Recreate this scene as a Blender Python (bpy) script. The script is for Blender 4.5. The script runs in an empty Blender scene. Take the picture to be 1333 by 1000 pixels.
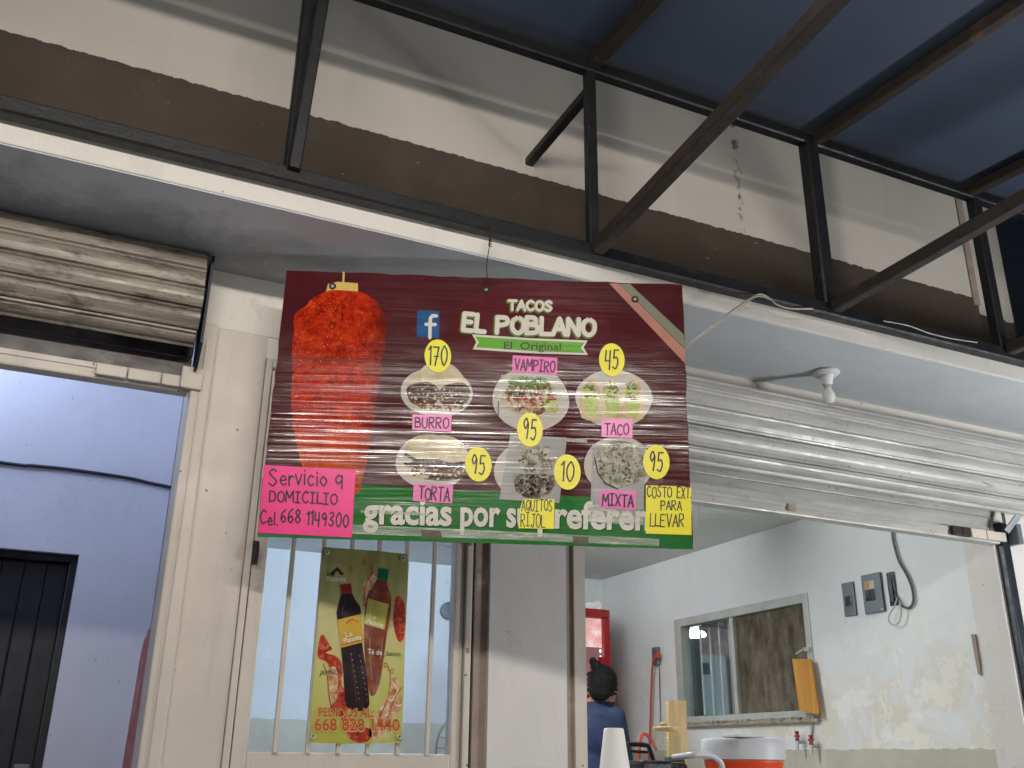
import bpy, bmesh, math, random
import numpy as np
from mathutils import Vector, Matrix

random.seed(7)
S = bpy.context.scene
C = S.collection

# ------------------------------------------------------------------ camera
F_PX = 1261.5                     # focal length in pixels of the 1333 x 1000 photograph
YAW, PITCH, ROLL = [math.radians(a) for a in (24.827, 21.215, 0.7166)]
EYE = np.array([0.0, 0.0, 1.2])
_f = np.array([math.sin(YAW)*math.cos(PITCH), math.cos(YAW)*math.cos(PITCH), math.sin(PITCH)])
_r0 = np.array([math.cos(YAW), -math.sin(YAW), 0.0]); _u0 = np.cross(_r0, _f)
_R = _r0*math.cos(ROLL)+_u0*math.sin(ROLL); _U = -_r0*math.sin(ROLL)+_u0*math.cos(ROLL)
cd = bpy.data.cameras.new('camera'); cam = bpy.data.objects.new('camera', cd); C.objects.link(cam)
cd.sensor_fit = 'HORIZONTAL'; cd.sensor_width = 36.0; cd.lens = F_PX/1333*36.0
cd.clip_start = 0.05; cd.clip_end = 500
mw = Matrix.Identity(4)
for i in range(3):
    mw[i][0] = _R[i]; mw[i][1] = _U[i]; mw[i][2] = -_f[i]; mw[i][3] = EYE[i]
cam.matrix_world = mw
S.camera = cam

# ------------------------------------------------------------------ world, moonlight, exposure
W = bpy.data.worlds.new('World'); S.world = W; W.use_nodes = True
wn = W.node_tree.nodes; wl = W.node_tree.links
sky = wn.new('ShaderNodeTexSky'); sky.sky_type = 'NISHITA'; sky.sun_disc = False
SUN_EL, SUN_AZ = math.radians(35), math.radians(200)
sky.sun_elevation = SUN_EL; sky.sun_rotation = SUN_AZ
wl.new(sky.outputs[0], wn['Background'].inputs[0]); wn['Background'].inputs[1].default_value = 0.02
sd = bpy.data.lights.new('moonlight', 'SUN'); sd.energy = 0.04; sd.angle = math.radians(1.0); sd.color = (0.85, 0.9, 1.0)
sun = bpy.data.objects.new('moonlight', sd); C.objects.link(sun)
sdir = Vector((math.sin(SUN_AZ)*math.cos(SUN_EL), math.cos(SUN_AZ)*math.cos(SUN_EL), math.sin(SUN_EL)))
sun.rotation_euler = sdir.to_track_quat('Z', 'Y').to_euler(); sun.location = (0, -6, 12)
S.view_settings.view_transform = 'Standard'; S.view_settings.look = 'None'
S.view_settings.exposure = 0.2; S.view_settings.gamma = 1.0; S.view_settings.use_curve_mapping = False
S.render.engine = 'CYCLES'
S.cycles.use_denoising = True
S.cycles.max_bounces = 10; S.cycles.diffuse_bounces = 5
S.cycles.sample_clamp_indirect = 6.0
K_OUT, K_RIGHT, K_LEFT, K_STALL, K_BEYOND = 150.0, 190.0, 118.0, 86.0, 40.0     # radiance of the lit lamps

# ------------------------------------------------------------------ pixel helpers (photo pixel -> ray -> plane)
def ray(x, y): return _R*(x-666.5)-_U*(y-500)+_f*F_PX
def onY(x, y, Y): d = ray(x, y); return EYE+d*(Y/d[1])
def onX(x, y, X): d = ray(x, y); return EYE+d*(X/d[0])
def onZ(x, y, Z): d = ray(x, y); return EYE+d*((Z-EYE[2])/d[2])

# ------------------------------------------------------------------ materials
def lin(c):
    return tuple(((v/255)/12.92 if v/255 <= 0.04045 else ((v/255+0.055)/1.055)**2.4) for v in c)+(1,)
class NT:
    def __init__(s, name):
        s.m = bpy.data.materials.new(name); s.m.use_nodes = True
        s.n = s.m.node_tree.nodes; s.l = s.m.node_tree.links
        s.b = s.n['Principled BSDF']; s.tc = s.n.new('ShaderNodeTexCoord')
    def new(s, t, **k):
        n = s.n.new('ShaderNode'+t)
        for a, v in k.items(): setattr(n, a, v)
        return n
    def put(s, sock, v):
        if v is None: return
        if hasattr(v, 'is_output') or isinstance(v, bpy.types.NodeSocket): s.l.new(v, sock)
        else: sock.default_value = v
    def coord(s, scale=(1, 1, 1), loc=(0, 0, 0)):
        mp = s.new('Mapping'); s.l.new(s.tc.outputs['Object'], mp.inputs[0])
        mp.inputs['Scale'].default_value = scale; mp.inputs['Location'].default_value = loc
        return mp.outputs[0]
    def noise(s, scale, detail=4, rough=.6, vec=None, dist=0):
        n = s.new('TexNoise'); n.inputs['Scale'].default_value = scale; n.inputs['Detail'].default_value = detail
        n.inputs['Roughness'].default_value = rough; n.inputs['Distortion'].default_value = dist
        s.l.new(vec if vec is not None else s.tc.outputs['Object'], n.inputs['Vector']); return n.outputs[0]
    def vor(s, scale, vec=None, feature='F1'):
        n = s.new('TexVoronoi', feature=feature); n.inputs['Scale'].default_value = scale
        s.l.new(vec if vec is not None else s.tc.outputs['Object'], n.inputs['Vector']); return n.outputs['Distance']
    def ramp(s, v, stops, interp='LINEAR'):
        n = s.new('ValToRGB'); s.put(n.inputs[0], v); e = n.color_ramp.elements; n.color_ramp.interpolation = interp
        while len(e) < len(stops): e.new(0.5)
        for el, (p, c) in zip(e, stops):
            el.position = p; el.color = c if isinstance(c, tuple) else (c, c, c, 1)
        return n.outputs[0]
    def mix(s, f, a, b, mode='MIX'):
        n = s.new('MixRGB', blend_type=mode); s.put(n.inputs[0], f); s.put(n.inputs[1], a); s.put(n.inputs[2], b); return n.outputs[0]
    def math(s, op, a, b=None, c=None):
        n = s.new('Math', operation=op); s.put(n.inputs[0], a)
        if b is not None: s.put(n.inputs[1], b)
        if c is not None: s.put(n.inputs[2], c)
        return n.outputs[0]
    def sep(s, axis):
        n = s.new('SeparateXYZ'); s.l.new(s.tc.outputs['Object'], n.inputs[0]); return n.outputs[axis]
    def bump(s, h, strength=.3, dist=.01, normal=None):
        n = s.new('Bump'); n.inputs['Strength'].default_value = strength; n.inputs['Distance'].default_value = dist
        s.put(n.inputs['Height'], h)
        if normal is not None: s.l.new(normal, n.inputs['Normal'])
        s.l.new(n.outputs[0], s.b.inputs['Normal']); return n.outputs[0]
    def set(s, **k):
        for a, v in k.items(): s.put(s.b.inputs[a.replace('_', ' ')], v)
        return s

def simple(name, col, rough=.6, metal=0., var=.25, scale=9., bump=.15, bscale=60., dirt=None, dthr=.62, dscale=5.):
    t = NT(name); c = lin(col)
    dark = tuple(v*(1-var) for v in c[:3])+(1,)
    a = t.mix(t.ramp(t.noise(scale, 6), [(.3, 0.), (.7, 1.)]), dark, c)
    if dirt:
        a = t.mix(t.ramp(t.noise(dscale, 8, .7, dist=.6), [(dthr-.04, 0.), (dthr+.1, .85)]), a, lin(dirt))
    r = t.ramp(t.noise(scale*2.3, 4), [(.3, max(rough-.12, .03)), (.7, min(rough+.12, 1))])
    t.set(Base_Color=a, Roughness=r, Metallic=metal)
    if bump: t.bump(t.noise(bscale, 5), bump, .01)
    return t.m

def plaster(name, col, stain=(150, 135, 110), crack=(95, 88, 80), amount=.62, low=None, lowz=1.3, peel=False):
    """painted plaster: trowel waves, blotches, hairline cracks, optional painted dado and peeling patches"""
    t = NT(name); c = lin(col)
    a = t.mix(t.ramp(t.noise(1.7, 7), [(.3, 0.), (.75, 1.)]), tuple(v*.86 for v in c[:3])+(1,), c)
    a = t.mix(t.ramp(t.noise(2.6, 9, .72, dist=.8), [(amount, 0.), (amount+.16, .5)]), a, lin(stain))
    v = t.coord((5, 5, 1.2))
    a = t.mix(t.ramp(t.noise(1.4, 6, .6, v), [(.58, 0.), (.78, .22)]), a, lin(stain))
    ck = t.ramp(t.vor(2.3, t.mix(.12, t.tc.outputs['Object'], t.new('TexNoise').outputs[1]), 'DISTANCE_TO_EDGE'), [(0, 1.), (.006, 0.)])
    ck = t.math('MULTIPLY', ck, t.ramp(t.noise(1.9, 3), [(.64, 0.), (.70, .55)]))
    a = t.mix(ck, a, lin(crack))
    fl = t.ramp(t.noise(38, 3, .5), [(.72, 0.), (.76, .6)])
    a = t.mix(fl, a, lin(crack))
    z = t.sep(2); h = t.noise(14, 6, .6)
    if peel:
        zz = t.math('ADD', z, t.math('MULTIPLY', t.noise(2.2, 6), .5))
        zone = t.ramp(zz, [(.0, 1.), (1., 0.)])
        mr = t.new('MapRange'); t.put(mr.inputs[0], zz); mr.inputs[1].default_value = 1.75; mr.inputs[2].default_value = 2.15; mr.inputs[3].default_value = 1; mr.inputs[4].default_value = 0
        pz = t.math('MULTIPLY', mr.outputs[0], t.ramp(t.noise(3.1, 8, .65, dist=.5), [(.46, 0.), (.56, 1.)]))
        a = t.mix(t.math('MULTIPLY', pz, .5), a, lin((214, 200, 170)))
        p2 = t.math('MULTIPLY', mr.outputs[0], t.ramp(t.noise(6.3, 9, .75), [(.535, 0.), (.55, 1.)]))
        a = t.mix(t.math('MULTIPLY', p2, .55), a, lin((238, 236, 228)))
        h = t.math('ADD', h, t.math('MULTIPLY', p2, .35))
    if low:
        e = t.math('ADD', z, t.math('MULTIPLY', t.math('SUBTRACT', t.noise(11, 5), .5), .03))
        f = t.math('LESS_THAN', e, lowz)
        cl = lin(low)
        la = t.mix(t.ramp(t.noise(3, 8, .7), [(.35, 0.), (.7, 1.)]), tuple(x*.8 for x in cl[:3])+(1,), cl)
        a = t.mix(f, a, la)
    t.set(Base_Color=a, Roughness=t.ramp(t.noise(5), [(.3, .55), (.7, .8)]))
    t.bump(t.math('ADD', h, t.math('MULTIPLY', t.noise(90, 4), .25)), .28, .012)
    return t.m

def emit(name, col, strength):
    t = NT(name); t.set(Base_Color=(.8, .8, .8, 1), Emission_Color=col+(1,), Emission_Strength=strength); return t.m

MT = {}
MT['plaster'] = plaster('painted_plaster', (226, 219, 208))
MT['pillar'] = plaster('pillar_plaster', (222, 217, 212), stain=(160, 150, 140))
MT['slab'] = plaster('slab_plaster', (224, 219, 210), stain=(120, 112, 105), amount=.66)
def soffit_paint():
    t = NT('soffit_paint'); c = lin((206, 210, 214))
    a = t.mix(t.ramp(t.noise(1.5, 7, .65), [(.3, 0.), (.75, 1.)]), tuple(v*.8 for v in c[:3])+(1,), c)
    # soot from the old shutter, trowel scratches
    x, y = t.sep(0), t.sep(1)
    wob = t.math('MULTIPLY', t.math('SUBTRACT', t.noise(4, 7, .7, None, .4), .5), 1.)
    sx = t.ramp(t.math('ADD', t.math('MULTIPLY', t.math('ADD', x, .75), .5), wob), [(.0, 1.), (.42, 0.)])
    sy = t.ramp(t.math('ADD', t.math('MULTIPLY', t.math('SUBTRACT', y, -.42), 1.4), wob), [(.05, 0.), (.36, 1.)])
    a = t.mix(t.math('MULTIPLY', t.math('MULTIPLY', sx, sy), .55), a, lin((66, 62, 60)))
    sc = t.ramp(t.noise(1, 3, .5, t.coord((7, 60, 1)), 1.5), [(.68, 0.), (.72, .5)])
    a = t.mix(sc, a, lin((214, 212, 208)))
    t.set(Base_Color=a, Roughness=.6); t.bump(t.math('ADD', t.noise(9, 6), t.math('MULTIPLY', t.noise(1, 3, .5, t.coord((6, 40, 1))), .4)), .3, .012); return t.m
MT['soffit'] = soffit_paint()
MT['room'] = plaster('room_plaster', (228, 230, 230), stain=(206, 200, 182), crack=(150, 145, 135), amount=.7, low=(196, 192, 176), lowz=1.27, peel=True)
MT['roomback'] = plaster('room_back_plaster', (220, 226, 228), stain=(190, 190, 180), crack=(160, 160, 155), amount=.74, low=(200, 196, 180), lowz=1.42)
MT['teal'] = plaster('kitchen_teal_paint', (158, 198, 190), amount=.6)
MT['ceil'] = plaster('ceiling_plaster', (214, 220, 216), amount=.75)
MT['lroom'] = plaster('side_room_plaster', (212, 212, 222), stain=(150, 150, 165), crack=(110, 110, 125), amount=.7)
def upper_wall():
    t = NT('upper_wall_paint'); c = lin((204, 196, 183))
    a = t.mix(t.ramp(t.noise(1.6, 7), [(.3, 0.), (.75, 1.)]), tuple(v*.84 for v in c[:3])+(1,), c)
    a = t.mix(t.ramp(t.noise(1.2, 7, .6, t.coord((6, 6, .7))), [(.55, 0.), (.8, .3)]), a, lin((150, 140, 128)))
    # black mould drip under a roof joint
    x, z = t.sep(0), t.sep(2)
    d = t.math('ABSOLUTE', t.math('SUBTRACT', t.math('ADD', x, t.math('MULTIPLY', t.math('SUBTRACT', t.noise(14, 3), .5), .08)), 1.243))
    dm = t.math('MULTIPLY', t.ramp(d, [(.0, 1.), (.022, 0.)]), t.ramp(t.noise(17, 4, .6), [(.5, 0.), (.56, 1.)]))
    a = t.mix(t.math('MULTIPLY', dm, .9), a, lin((40, 34, 30)))
    # brown painted band with a hand-brushed ragged upper edge
    e = t.math('ADD', z, t.math('MULTIPLY', t.math('SUBTRACT', t.noise(26, 6, .7), .5), .035))
    br = t.mix(t.ramp(t.noise(4, 7, .6), [(.3, 0.), (.7, 1.)]), lin((62, 53, 43)), lin((78, 67, 54)))
    br = t.mix(t.ramp(t.noise(45, 3, .5, t.coord((.5, 1, 1.6))), [(.70, 0.), (.74, .55)]), br, lin((170, 155, 135)))
    a = t.mix(t.math('LESS_THAN', e, 3.338), a, br)
    t.set(Base_Color=a, Roughness=.75)
    t.bump(t.math('ADD', t.noise(9, 6), t.math('MULTIPLY', t.noise(70, 3), .12)), .2, .01)
    return t.m
MT['upper'] = upper_wall()
MT['black'] = simple('black_steel_paint', (23, 23, 26), .5, .0, .4, 14, .25, 90, dirt=(84, 58, 42), dthr=.66, dscale=9)
MT['rustblack'] = simple('faded_brown_steel', (50, 43, 38), .6, .0, .35, 12, .2, 90, dirt=(96, 66, 46), dthr=.6, dscale=7)
MT['fabric'] = None
def fabric():
    t = NT('awning_fabric'); c = lin((70, 81, 101))
    a = t.mix(t.ramp(t.noise(1.3, 5), [(.3, 0.), (.7, 1.)]), tuple(v*.72 for v in c[:3])+(1,), c)
    a = t.mix(t.ramp(t.noise(240, 2), [(.3, 0.), (.7, .35)]), a, lin((48, 55, 72)))
    t.set(Base_Color=a, Roughness=.7); t.bump(t.noise(300, 2), .2, .004); return t.m
MT['fabric'] = fabric()
def slatmat(name, c1, c2, soot, amt):
    t = NT(name)
    a = t.mix(t.ramp(t.noise(2.2, 7, .65, t.coord((1, 6, 6))), [(.3, 0.), (.7, 1.)]), lin(c1), lin(c2))
    a = t.mix(t.ramp(t.noise(7, 9, .78, t.coord((1, 3, 3)), .5), [(amt, 0.), (amt+.14, .8)]), a, lin(soot))
    a = t.mix(t.ramp(t.noise(60, 3, .6), [(.66, 0.), (.72, .7)]), a, lin((96, 70, 48)))
    t.set(Base_Color=a, Roughness=t.ramp(t.noise(12), [(.3, .35), (.7, .6)]), Metallic=.15)
    t.bump(t.noise(30, 5), .12, .01); return t.m
MT['slat_sooty'] = slatmat('sooty_shutter_paint', (112, 103, 92), (172, 162, 148), (34, 30, 27), .50)
MT['slat_shaded'] = slatmat('shaded_shutter_curtain', (70, 66, 68), (104, 98, 98), (34, 31, 30), .5)  # shadow behind the roll is put into the left curtain's colour
MT['slat'] = slatmat('white_shutter_paint', (158, 156, 152), (200, 198, 192), (84, 74, 64), .58)
def cream_steel():
    t = NT('cream_steel_paint'); c = lin((214, 203, 190))
    a = t.mix(t.ramp(t.noise(3.2, 7, .65), [(.3, 0.), (.72, 1.)]), tuple(v*.84 for v in c[:3])+(1,), c)
    a = t.mix(t.ramp(t.noise(1.5, 6, .65, t.coord((9, 9, .8))), [(.54, 0.), (.8, .4)]), a, lin((150, 132, 110)))      # rain streaks
    a = t.mix(t.ramp(t.noise(12, 9, .75, None, .5), [(.65, 0.), (.74, .6)]), a, lin((128, 104, 80)))                   # grime
    a = t.mix(t.ramp(t.noise(42, 3, .5), [(.715, 0.), (.735, .9)]), a, lin((70, 46, 32)))                              # rust specks
    t.set(Base_Color=a, Roughness=t.ramp(t.noise(7, 5), [(.3, .3), (.7, .55)])); t.bump(t.math('ADD', t.noise(6, 5), t.math('MULTIPLY', t.noise(60, 4), .3)), .12, .01); return t.m
MT['cream'] = cream_steel()
MT['brown'] = simple('brown_stained_plaster', (166, 148, 134), .75, 0, .3, 10, .35, 50, dirt=(205, 195, 185), dthr=.6)
MT['darkgap'] = simple('dark_rubber_gap', (40, 34, 30), .8, 0, .3, 20, .1)
MT['navyrail'] = simple('dark_blue_rail', (26, 34, 46), .45, .2, .3, 12, .15)
MT['alu'] = simple('weathered_aluminium', (196, 198, 192), .45, .35, .2, 8, .15, 60, dirt=(96, 84, 70), dthr=.66, dscale=14)
MT['concrete'] = simple('street_concrete', (146, 148, 150), .85, 0, .3, 2, .4, 30, dirt=(80, 76, 72))
MT['tile'] = simple('room_floor', (170, 166, 158), .5, 0, .2, 3, .1)
MT['white_plastic'] = simple('white_plastic', (226, 226, 224), .35, 0, .06, 6, .03)
MT['grey_plastic'] = simple('dull_white_plastic', (196, 196, 200), .45, 0, .12, 6, .05, dirt=(150, 146, 140), dthr=.66)
MT['foam'] = simple('white_foam', (236, 233, 230), .7, 0, .04, 30, .06, 200)
MT['orange'] = simple('orange_plastic', (222, 74, 28), .35, 0, .15, 6, .04)
MT['red'] = simple('red_plastic', (150, 22, 28), .35, 0, .2, 5, .05)
MT['redcord'] = simple('red_cord', (190, 66, 44), .5, 0, .1)
MT['blackplastic'] = simple('black_plastic', (24, 26, 28), .3, 0, .2, 9, .05)
MT['wood'] = None
def wood(name, c1, c2, ax=(1, 1, .12)):
    t = NT(name)
    a = t.mix(t.ramp(t.noise(22, 6, .6, t.coord(ax), 1.2), [(.3, 0.), (.7, 1.)]), lin(c1), lin(c2))
    a = t.mix(t.ramp(t.noise(40, 3), [(.68, 0.), (.72, .6)]), a, lin((70, 48, 30)))
    t.set(Base_Color=a, Roughness=.6); t.bump(t.noise(60, 4, .6, t.coord(ax)), .15, .005); return t.m
MT['wood'] = wood('pale_board', (176, 148, 96), (206, 182, 132))
MT['amberboard'] = wood('amber_hardboard', (168, 112, 40), (206, 150, 66))
MT['steelgrey'] = simple('grey_enamel', (104, 114, 118), .45, .1, .15, 8, .06, 60, dirt=(205, 208, 205), dthr=.7, dscale=16)
MT['greycable'] = simple('grey_cable', (92, 96, 96), .5, 0, .15)
MT['palecable'] = simple('pale_cable', (188, 182, 168), .5, 0, .15)
MT['bluecable'] = simple('dark_cable', (26, 30, 48), .5, 0, .2)
MT['wire'] = simple('rusty_wire', (58, 50, 44), .6, .4, .3)
MT['navydoor'] = simple('dark_door_steel', (20, 20, 30), .5, .1, .4, 7, .15, 40, dirt=(16, 16, 22), dthr=.55)
def glass(name, col=(1, 1, 1), rough=.02, mixf=.25, dirt=None):
    t = NT(name); out = t.n['Material Output']
    tr = t.new('BsdfTransparent'); tr.inputs[0].default_value = col+(1,)
    gl = t.new('BsdfGlossy'); gl.inputs['Roughness'].default_value = rough; gl.inputs[0].default_value = (.9, .95, .95, 1)
    lw = t.new('LayerWeight'); lw.inputs[0].default_value = .25
    mx = t.new('MixShader'); t.l.new(t.math('MULTIPLY', lw.outputs['Fresnel'], mixf*4), mx.inputs[0])
    t.l.new(tr.outputs[0], mx.inputs[1]); t.l.new(gl.outputs[0], mx.inputs[2]); o = mx.outputs[0]
    if dirt:
        df = t.new('BsdfDiffuse')
        t.l.new(t.mix(t.ramp(t.noise(4, 8, .7, t.coord((1, 3, 1.2))), [(.3, 0.), (.7, 1.)]), lin(dirt[0]), lin(dirt[1])), df.inputs[0])
        m2 = t.new('MixShader'); t.l.new(t.ramp(t.noise(3, 8, .7, t.coord((1, 6, 1))), [(.25, dirt[2]), (.75, dirt[3])]), m2.inputs[0])
        t.l.new(o, m2.inputs[1]); t.l.new(df.outputs[0], m2.inputs[2]); o = m2.outputs[0]
    t.l.new(o, out.inputs[0]); return t.m
MT['glass'] = glass('clear_glass', (.93, .97, 1.), .02, .03)
MT['doorglass'] = glass('blue_tinted_glass', (.80, .86, .95), .05, .12)
MT['dirtyglass'] = glass('dirt_caked_glass', (.8, .78, .7), .1, .2, ((58, 50, 40), (132, 124, 110), .86, .97))
MT['jar'] = glass('jar_glass', (.93, .94, .91), .05, .08)
MT['hair'] = simple('black_hair', (18, 15, 15), .62, 0, .5, 60, .8, 160)
MT['hair'].node_tree.nodes['Principled BSDF'].inputs['Specular IOR Level'].default_value = .15
MT['skin'] = simple('skin', (168, 112, 84), .5, 0, .1, 12, .05)
MT['navyshirt'] = simple('navy_shirt', (27, 41, 74), .85, 0, .25, 14, .3, 30)
MT['magenta'] = simple('magenta_skirt', (120, 26, 84), .8, 0, .2)
MT['fridgewhite'] = None

# ------------------------------------------------------------------ mesh helpers
WMX = {}
def wm(o): return WMX.get(o.name, Matrix.Identity(4)) if o is not None else Matrix.Identity(4)
def tag(o, label=None, cat=None, group=None, kind=None):
    if label: o['label'] = label
    if cat: o['category'] = cat
    if group: o['group'] = group
    if kind: o['kind'] = kind
    return o
def empty(name, loc, label=None, cat=None, group=None, rz=0.):
    o = bpy.data.objects.new(name, None); C.objects.link(o); o.location = loc; o.rotation_euler = (0, 0, rz)
    o.empty_display_size = .1
    WMX[o.name] = Matrix.Translation(loc) @ Matrix.Rotation(rz, 4, 'Z')
    return tag(o, label, cat, group)
def link(name, me, parent=None, mat=None):
    o = bpy.data.objects.new(name, me); C.objects.link(o)
    if parent is not None: o.parent = parent
    if mat is not None and not me.materials: me.materials.append(mat)
    WMX[o.name] = wm(parent)
    return o

class MB:
    def __init__(s): s.v = []; s.f = []; s.sm = []
    def add(s, vs, fs, smooth=False):
        b = len(s.v); s.v += [tuple(float(q) for q in p) for p in vs]; s.f += [tuple(b+i for i in f) for f in fs]; s.sm += [smooth]*len(fs); return s
    def box(s, x0, x1, y0, y1, z0, z1):
        x0, x1 = min(x0, x1), max(x0, x1); y0, y1 = min(y0, y1), max(y0, y1); z0, z1 = min(z0, z1), max(z0, z1)
        return s.add([(x0, y0, z0), (x1, y0, z0), (x1, y1, z0), (x0, y1, z0), (x0, y0, z1), (x1, y0, z1), (x1, y1, z1), (x0, y1, z1)],
                     [(0, 3, 2, 1), (4, 5, 6, 7), (0, 1, 5, 4), (1, 2, 6, 5), (2, 3, 7, 6), (3, 0, 4, 7)])
    def cbox(s, x0, x1, y0, y1, z0, z1, c=.004):
        """box with chamfered edges"""
        x0, x1 = min(x0, x1), max(x0, x1); y0, y1 = min(y0, y1), max(y0, y1); z0, z1 = min(z0, z1), max(z0, z1)
        c = min(c, (x1-x0)*.4, (y1-y0)*.4, (z1-z0)*.4)
        bm = bmesh.new(); bmesh.ops.create_cube(bm, size=1)
        for v in bm.verts: v.co = ((x0+x1)/2+v.co.x*(x1-x0), (y0+y1)/2+v.co.y*(y1-y0), (z0+z1)/2+v.co.z*(z1-z0))
        bmesh.ops.bevel(bm, geom=list(bm.edges), offset=c, segments=2, affect='EDGES', profile=.6)
        s.bm(bm); return s
    def bm(s, bm, smooth=False):
        bm.verts.index_update(); s.add([v.co[:] for v in bm.verts], [[v.index for v in f.verts] for f in bm.faces], smooth); bm.free(); return s
    def bar(s, a, b, w, h=None, up=(0, 0, 1), c=.12):
        """rectangular steel tube from a to b with small rounded corners"""
        a, b = Vector(a), Vector(b); h = h or w; d = (b-a).normalized(); up = Vector(up)
        if abs(d.dot(up)) > .95: up = Vector((0, 1, 0))
        x = d.cross(up).normalized(); y = x.cross(d).normalized(); k = c*min(w, h)
        pr = [(-w/2+k, -h/2), (w/2-k, -h/2), (w/2, -h/2+k), (w/2, h/2-k), (w/2-k, h/2), (-w/2+k, h/2), (-w/2, h/2-k), (-w/2, -h/2+k)]
        vs = [p+x*u+y*v for p in (a, b) for u, v in pr]
        fs = [(i, (i+1) % 8, 8+(i+1) % 8, 8+i) for i in range(8)]+[tuple(range(7, -1, -1)), tuple(range(8, 16))]
        return s.add(vs, fs)
    def tube(s, pts, r, n=8, closed=False):
        pts = [Vector(p) for p in pts]; m = len(pts); vs = []; prev = None
        for i, p in enumerate(pts):
            d = (pts[(i+1) % m if closed else min(i+1, m-1)]-pts[i-1 if closed else max(i-1, 0)]).normalized()
            if prev is None:
                ref = Vector((0, 0, 1)) if abs(d.z) < .9 else Vector((1, 0, 0))
                x = d.cross(ref).normalized()
            else: x = (prev-d*prev.dot(d)).normalized()
            prev = x; y = d.cross(x); rr = r[i] if isinstance(r, (list, tuple)) else r
            vs += [p+(x*math.cos(2*math.pi*k/n)+y*math.sin(2*math.pi*k/n))*rr for k in range(n)]
        fs = []
        for i in range(m if closed else m-1):
            j = (i+1) % m
            fs += [(i*n+k, i*n+(k+1) % n, j*n+(k+1) % n, j*n+k) for k in range(n)]
        s.add(vs, fs, True)
        if not closed:
            b = len(s.v)-m*n
            s.f += [tuple(b+k for k in range(n-1, -1, -1)), tuple(b+(m-1)*n+k for k in range(n))]; s.sm += [False, False]
        return s
    def lathe(s, prof, o=(0, 0, 0), n=24, sx=1., sy=1., axis='Z'):
        vs = []
        for r, z in prof:
            for k in range(n):
                a = 2*math.pi*k/n; p = (r*math.cos(a)*sx, r*math.sin(a)*sy, z)
                if axis == 'Y': p = (p[0], -p[2], p[1])
                if axis == 'X': p = (p[2], p[0], p[1])
                vs.append((p[0]+o[0], p[1]+o[1], p[2]+o[2]))
        m = len(prof); fs = [(i*n+k, i*n+(k+1) % n, (i+1)*n+(k+1) % n, (i+1)*n+k) for i in range(m-1) for k in range(n)]
        s.add(vs, fs, True); b = len(s.v)-m*n
        s.f += [tuple(b+k for k in range(n-1, -1, -1)), tuple(b+(m-1)*n+k for k in range(n))]; s.sm += [False, False]
        return s
    def prism(s, poly, fn, d0, d1):
        """2-D polygon; fn(u, v, d) -> world point; between depths d0 and d1"""
        n = len(poly); vs = [fn(u, v, d0) for u, v in poly]+[fn(u, v, d1) for u, v in poly]
        return s.add(vs, [tuple(range(n)), tuple(range(2*n-1, n-1, -1))]+[(i, n+i, n+(i+1) % n, (i+1) % n) for i in range(n)])
    def mesh(s, name, mat=None, inv=None):
        me = bpy.data.meshes.new(name)
        vs = s.v if inv is None else [tuple(inv @ Vector(p)) for p in s.v]
        me.from_pydata(vs, [], s.f); me.polygons.foreach_set('use_smooth', s.sm)
        bm = bmesh.new(); bm.from_mesh(me); bmesh.ops.recalc_face_normals(bm, faces=bm.faces); bm.to_mesh(me); bm.free()
        if any(s.sm):
            try: me.set_sharp_from_angle(angle=math.radians(40))
            except Exception: pass
        if mat is not None: me.materials.append(mat)
        me.update(); return me
    def build(s, name, mat, parent=None, local=False):
        inv = None if (parent is None or local) else wm(parent).inverted()
        return link(name, s.mesh(name, mat, inv), parent)
def solo(name, mb, mat, label, cat, base=None, group=None):
    """a thing that is one mesh, its origin at its base"""
    vs = np.array(mb.v); lo, hi = vs.min(0), vs.max(0)
    loc = Vector(base) if base is not None else Vector(((lo[0]+hi[0])/2, (lo[1]+hi[1])/2, lo[2]))
    o = link(name, mb.mesh(name, mat, Matrix.Translation(-loc))); o.location = loc; WMX[o.name] = Matrix.Translation(loc)
    return tag(o, label, cat, group)
def spline(pts, n=8):
    pts = [np.array(p, float) for p in pts]; out = []
    P = [2*pts[0]-pts[1]]+pts+[2*pts[-1]-pts[-2]]
    for i in range(1, len(P)-2):
        for k in range(n):
            t = k/n; a, b, c, d = P[i-1:i+3]
            out.append(.5*(2*b+(c-a)*t+(2*a-5*b+4*c-d)*t*t+(3*b-a-3*c+d)*t**3))
    out.append(pts[-1]); return out

# ================================================================== the setting
YW = 2.92          # facade wall plane
YS = 2.45          # front edge of the overhanging slab
ZS = 2.658         # soffit height
XR = 3.70          # right wall of the taco shop's room
YB = 6.35          # its back wall
ZC = 2.47          # its ceiling
YL = 4.82          # back wall of the side room

g = MB(); g.box(-60, 60, -60, 60, -.3, 0)
tag(link('ground', g.mesh('ground', MT['concrete'])), kind='structure')
g = MB(); g.box(-2.6, 6.0, YW+.02, 8.3, 0.002, .03)
tag(link('floor', g.mesh('floor', MT['tile'])), kind='structure')

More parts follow.
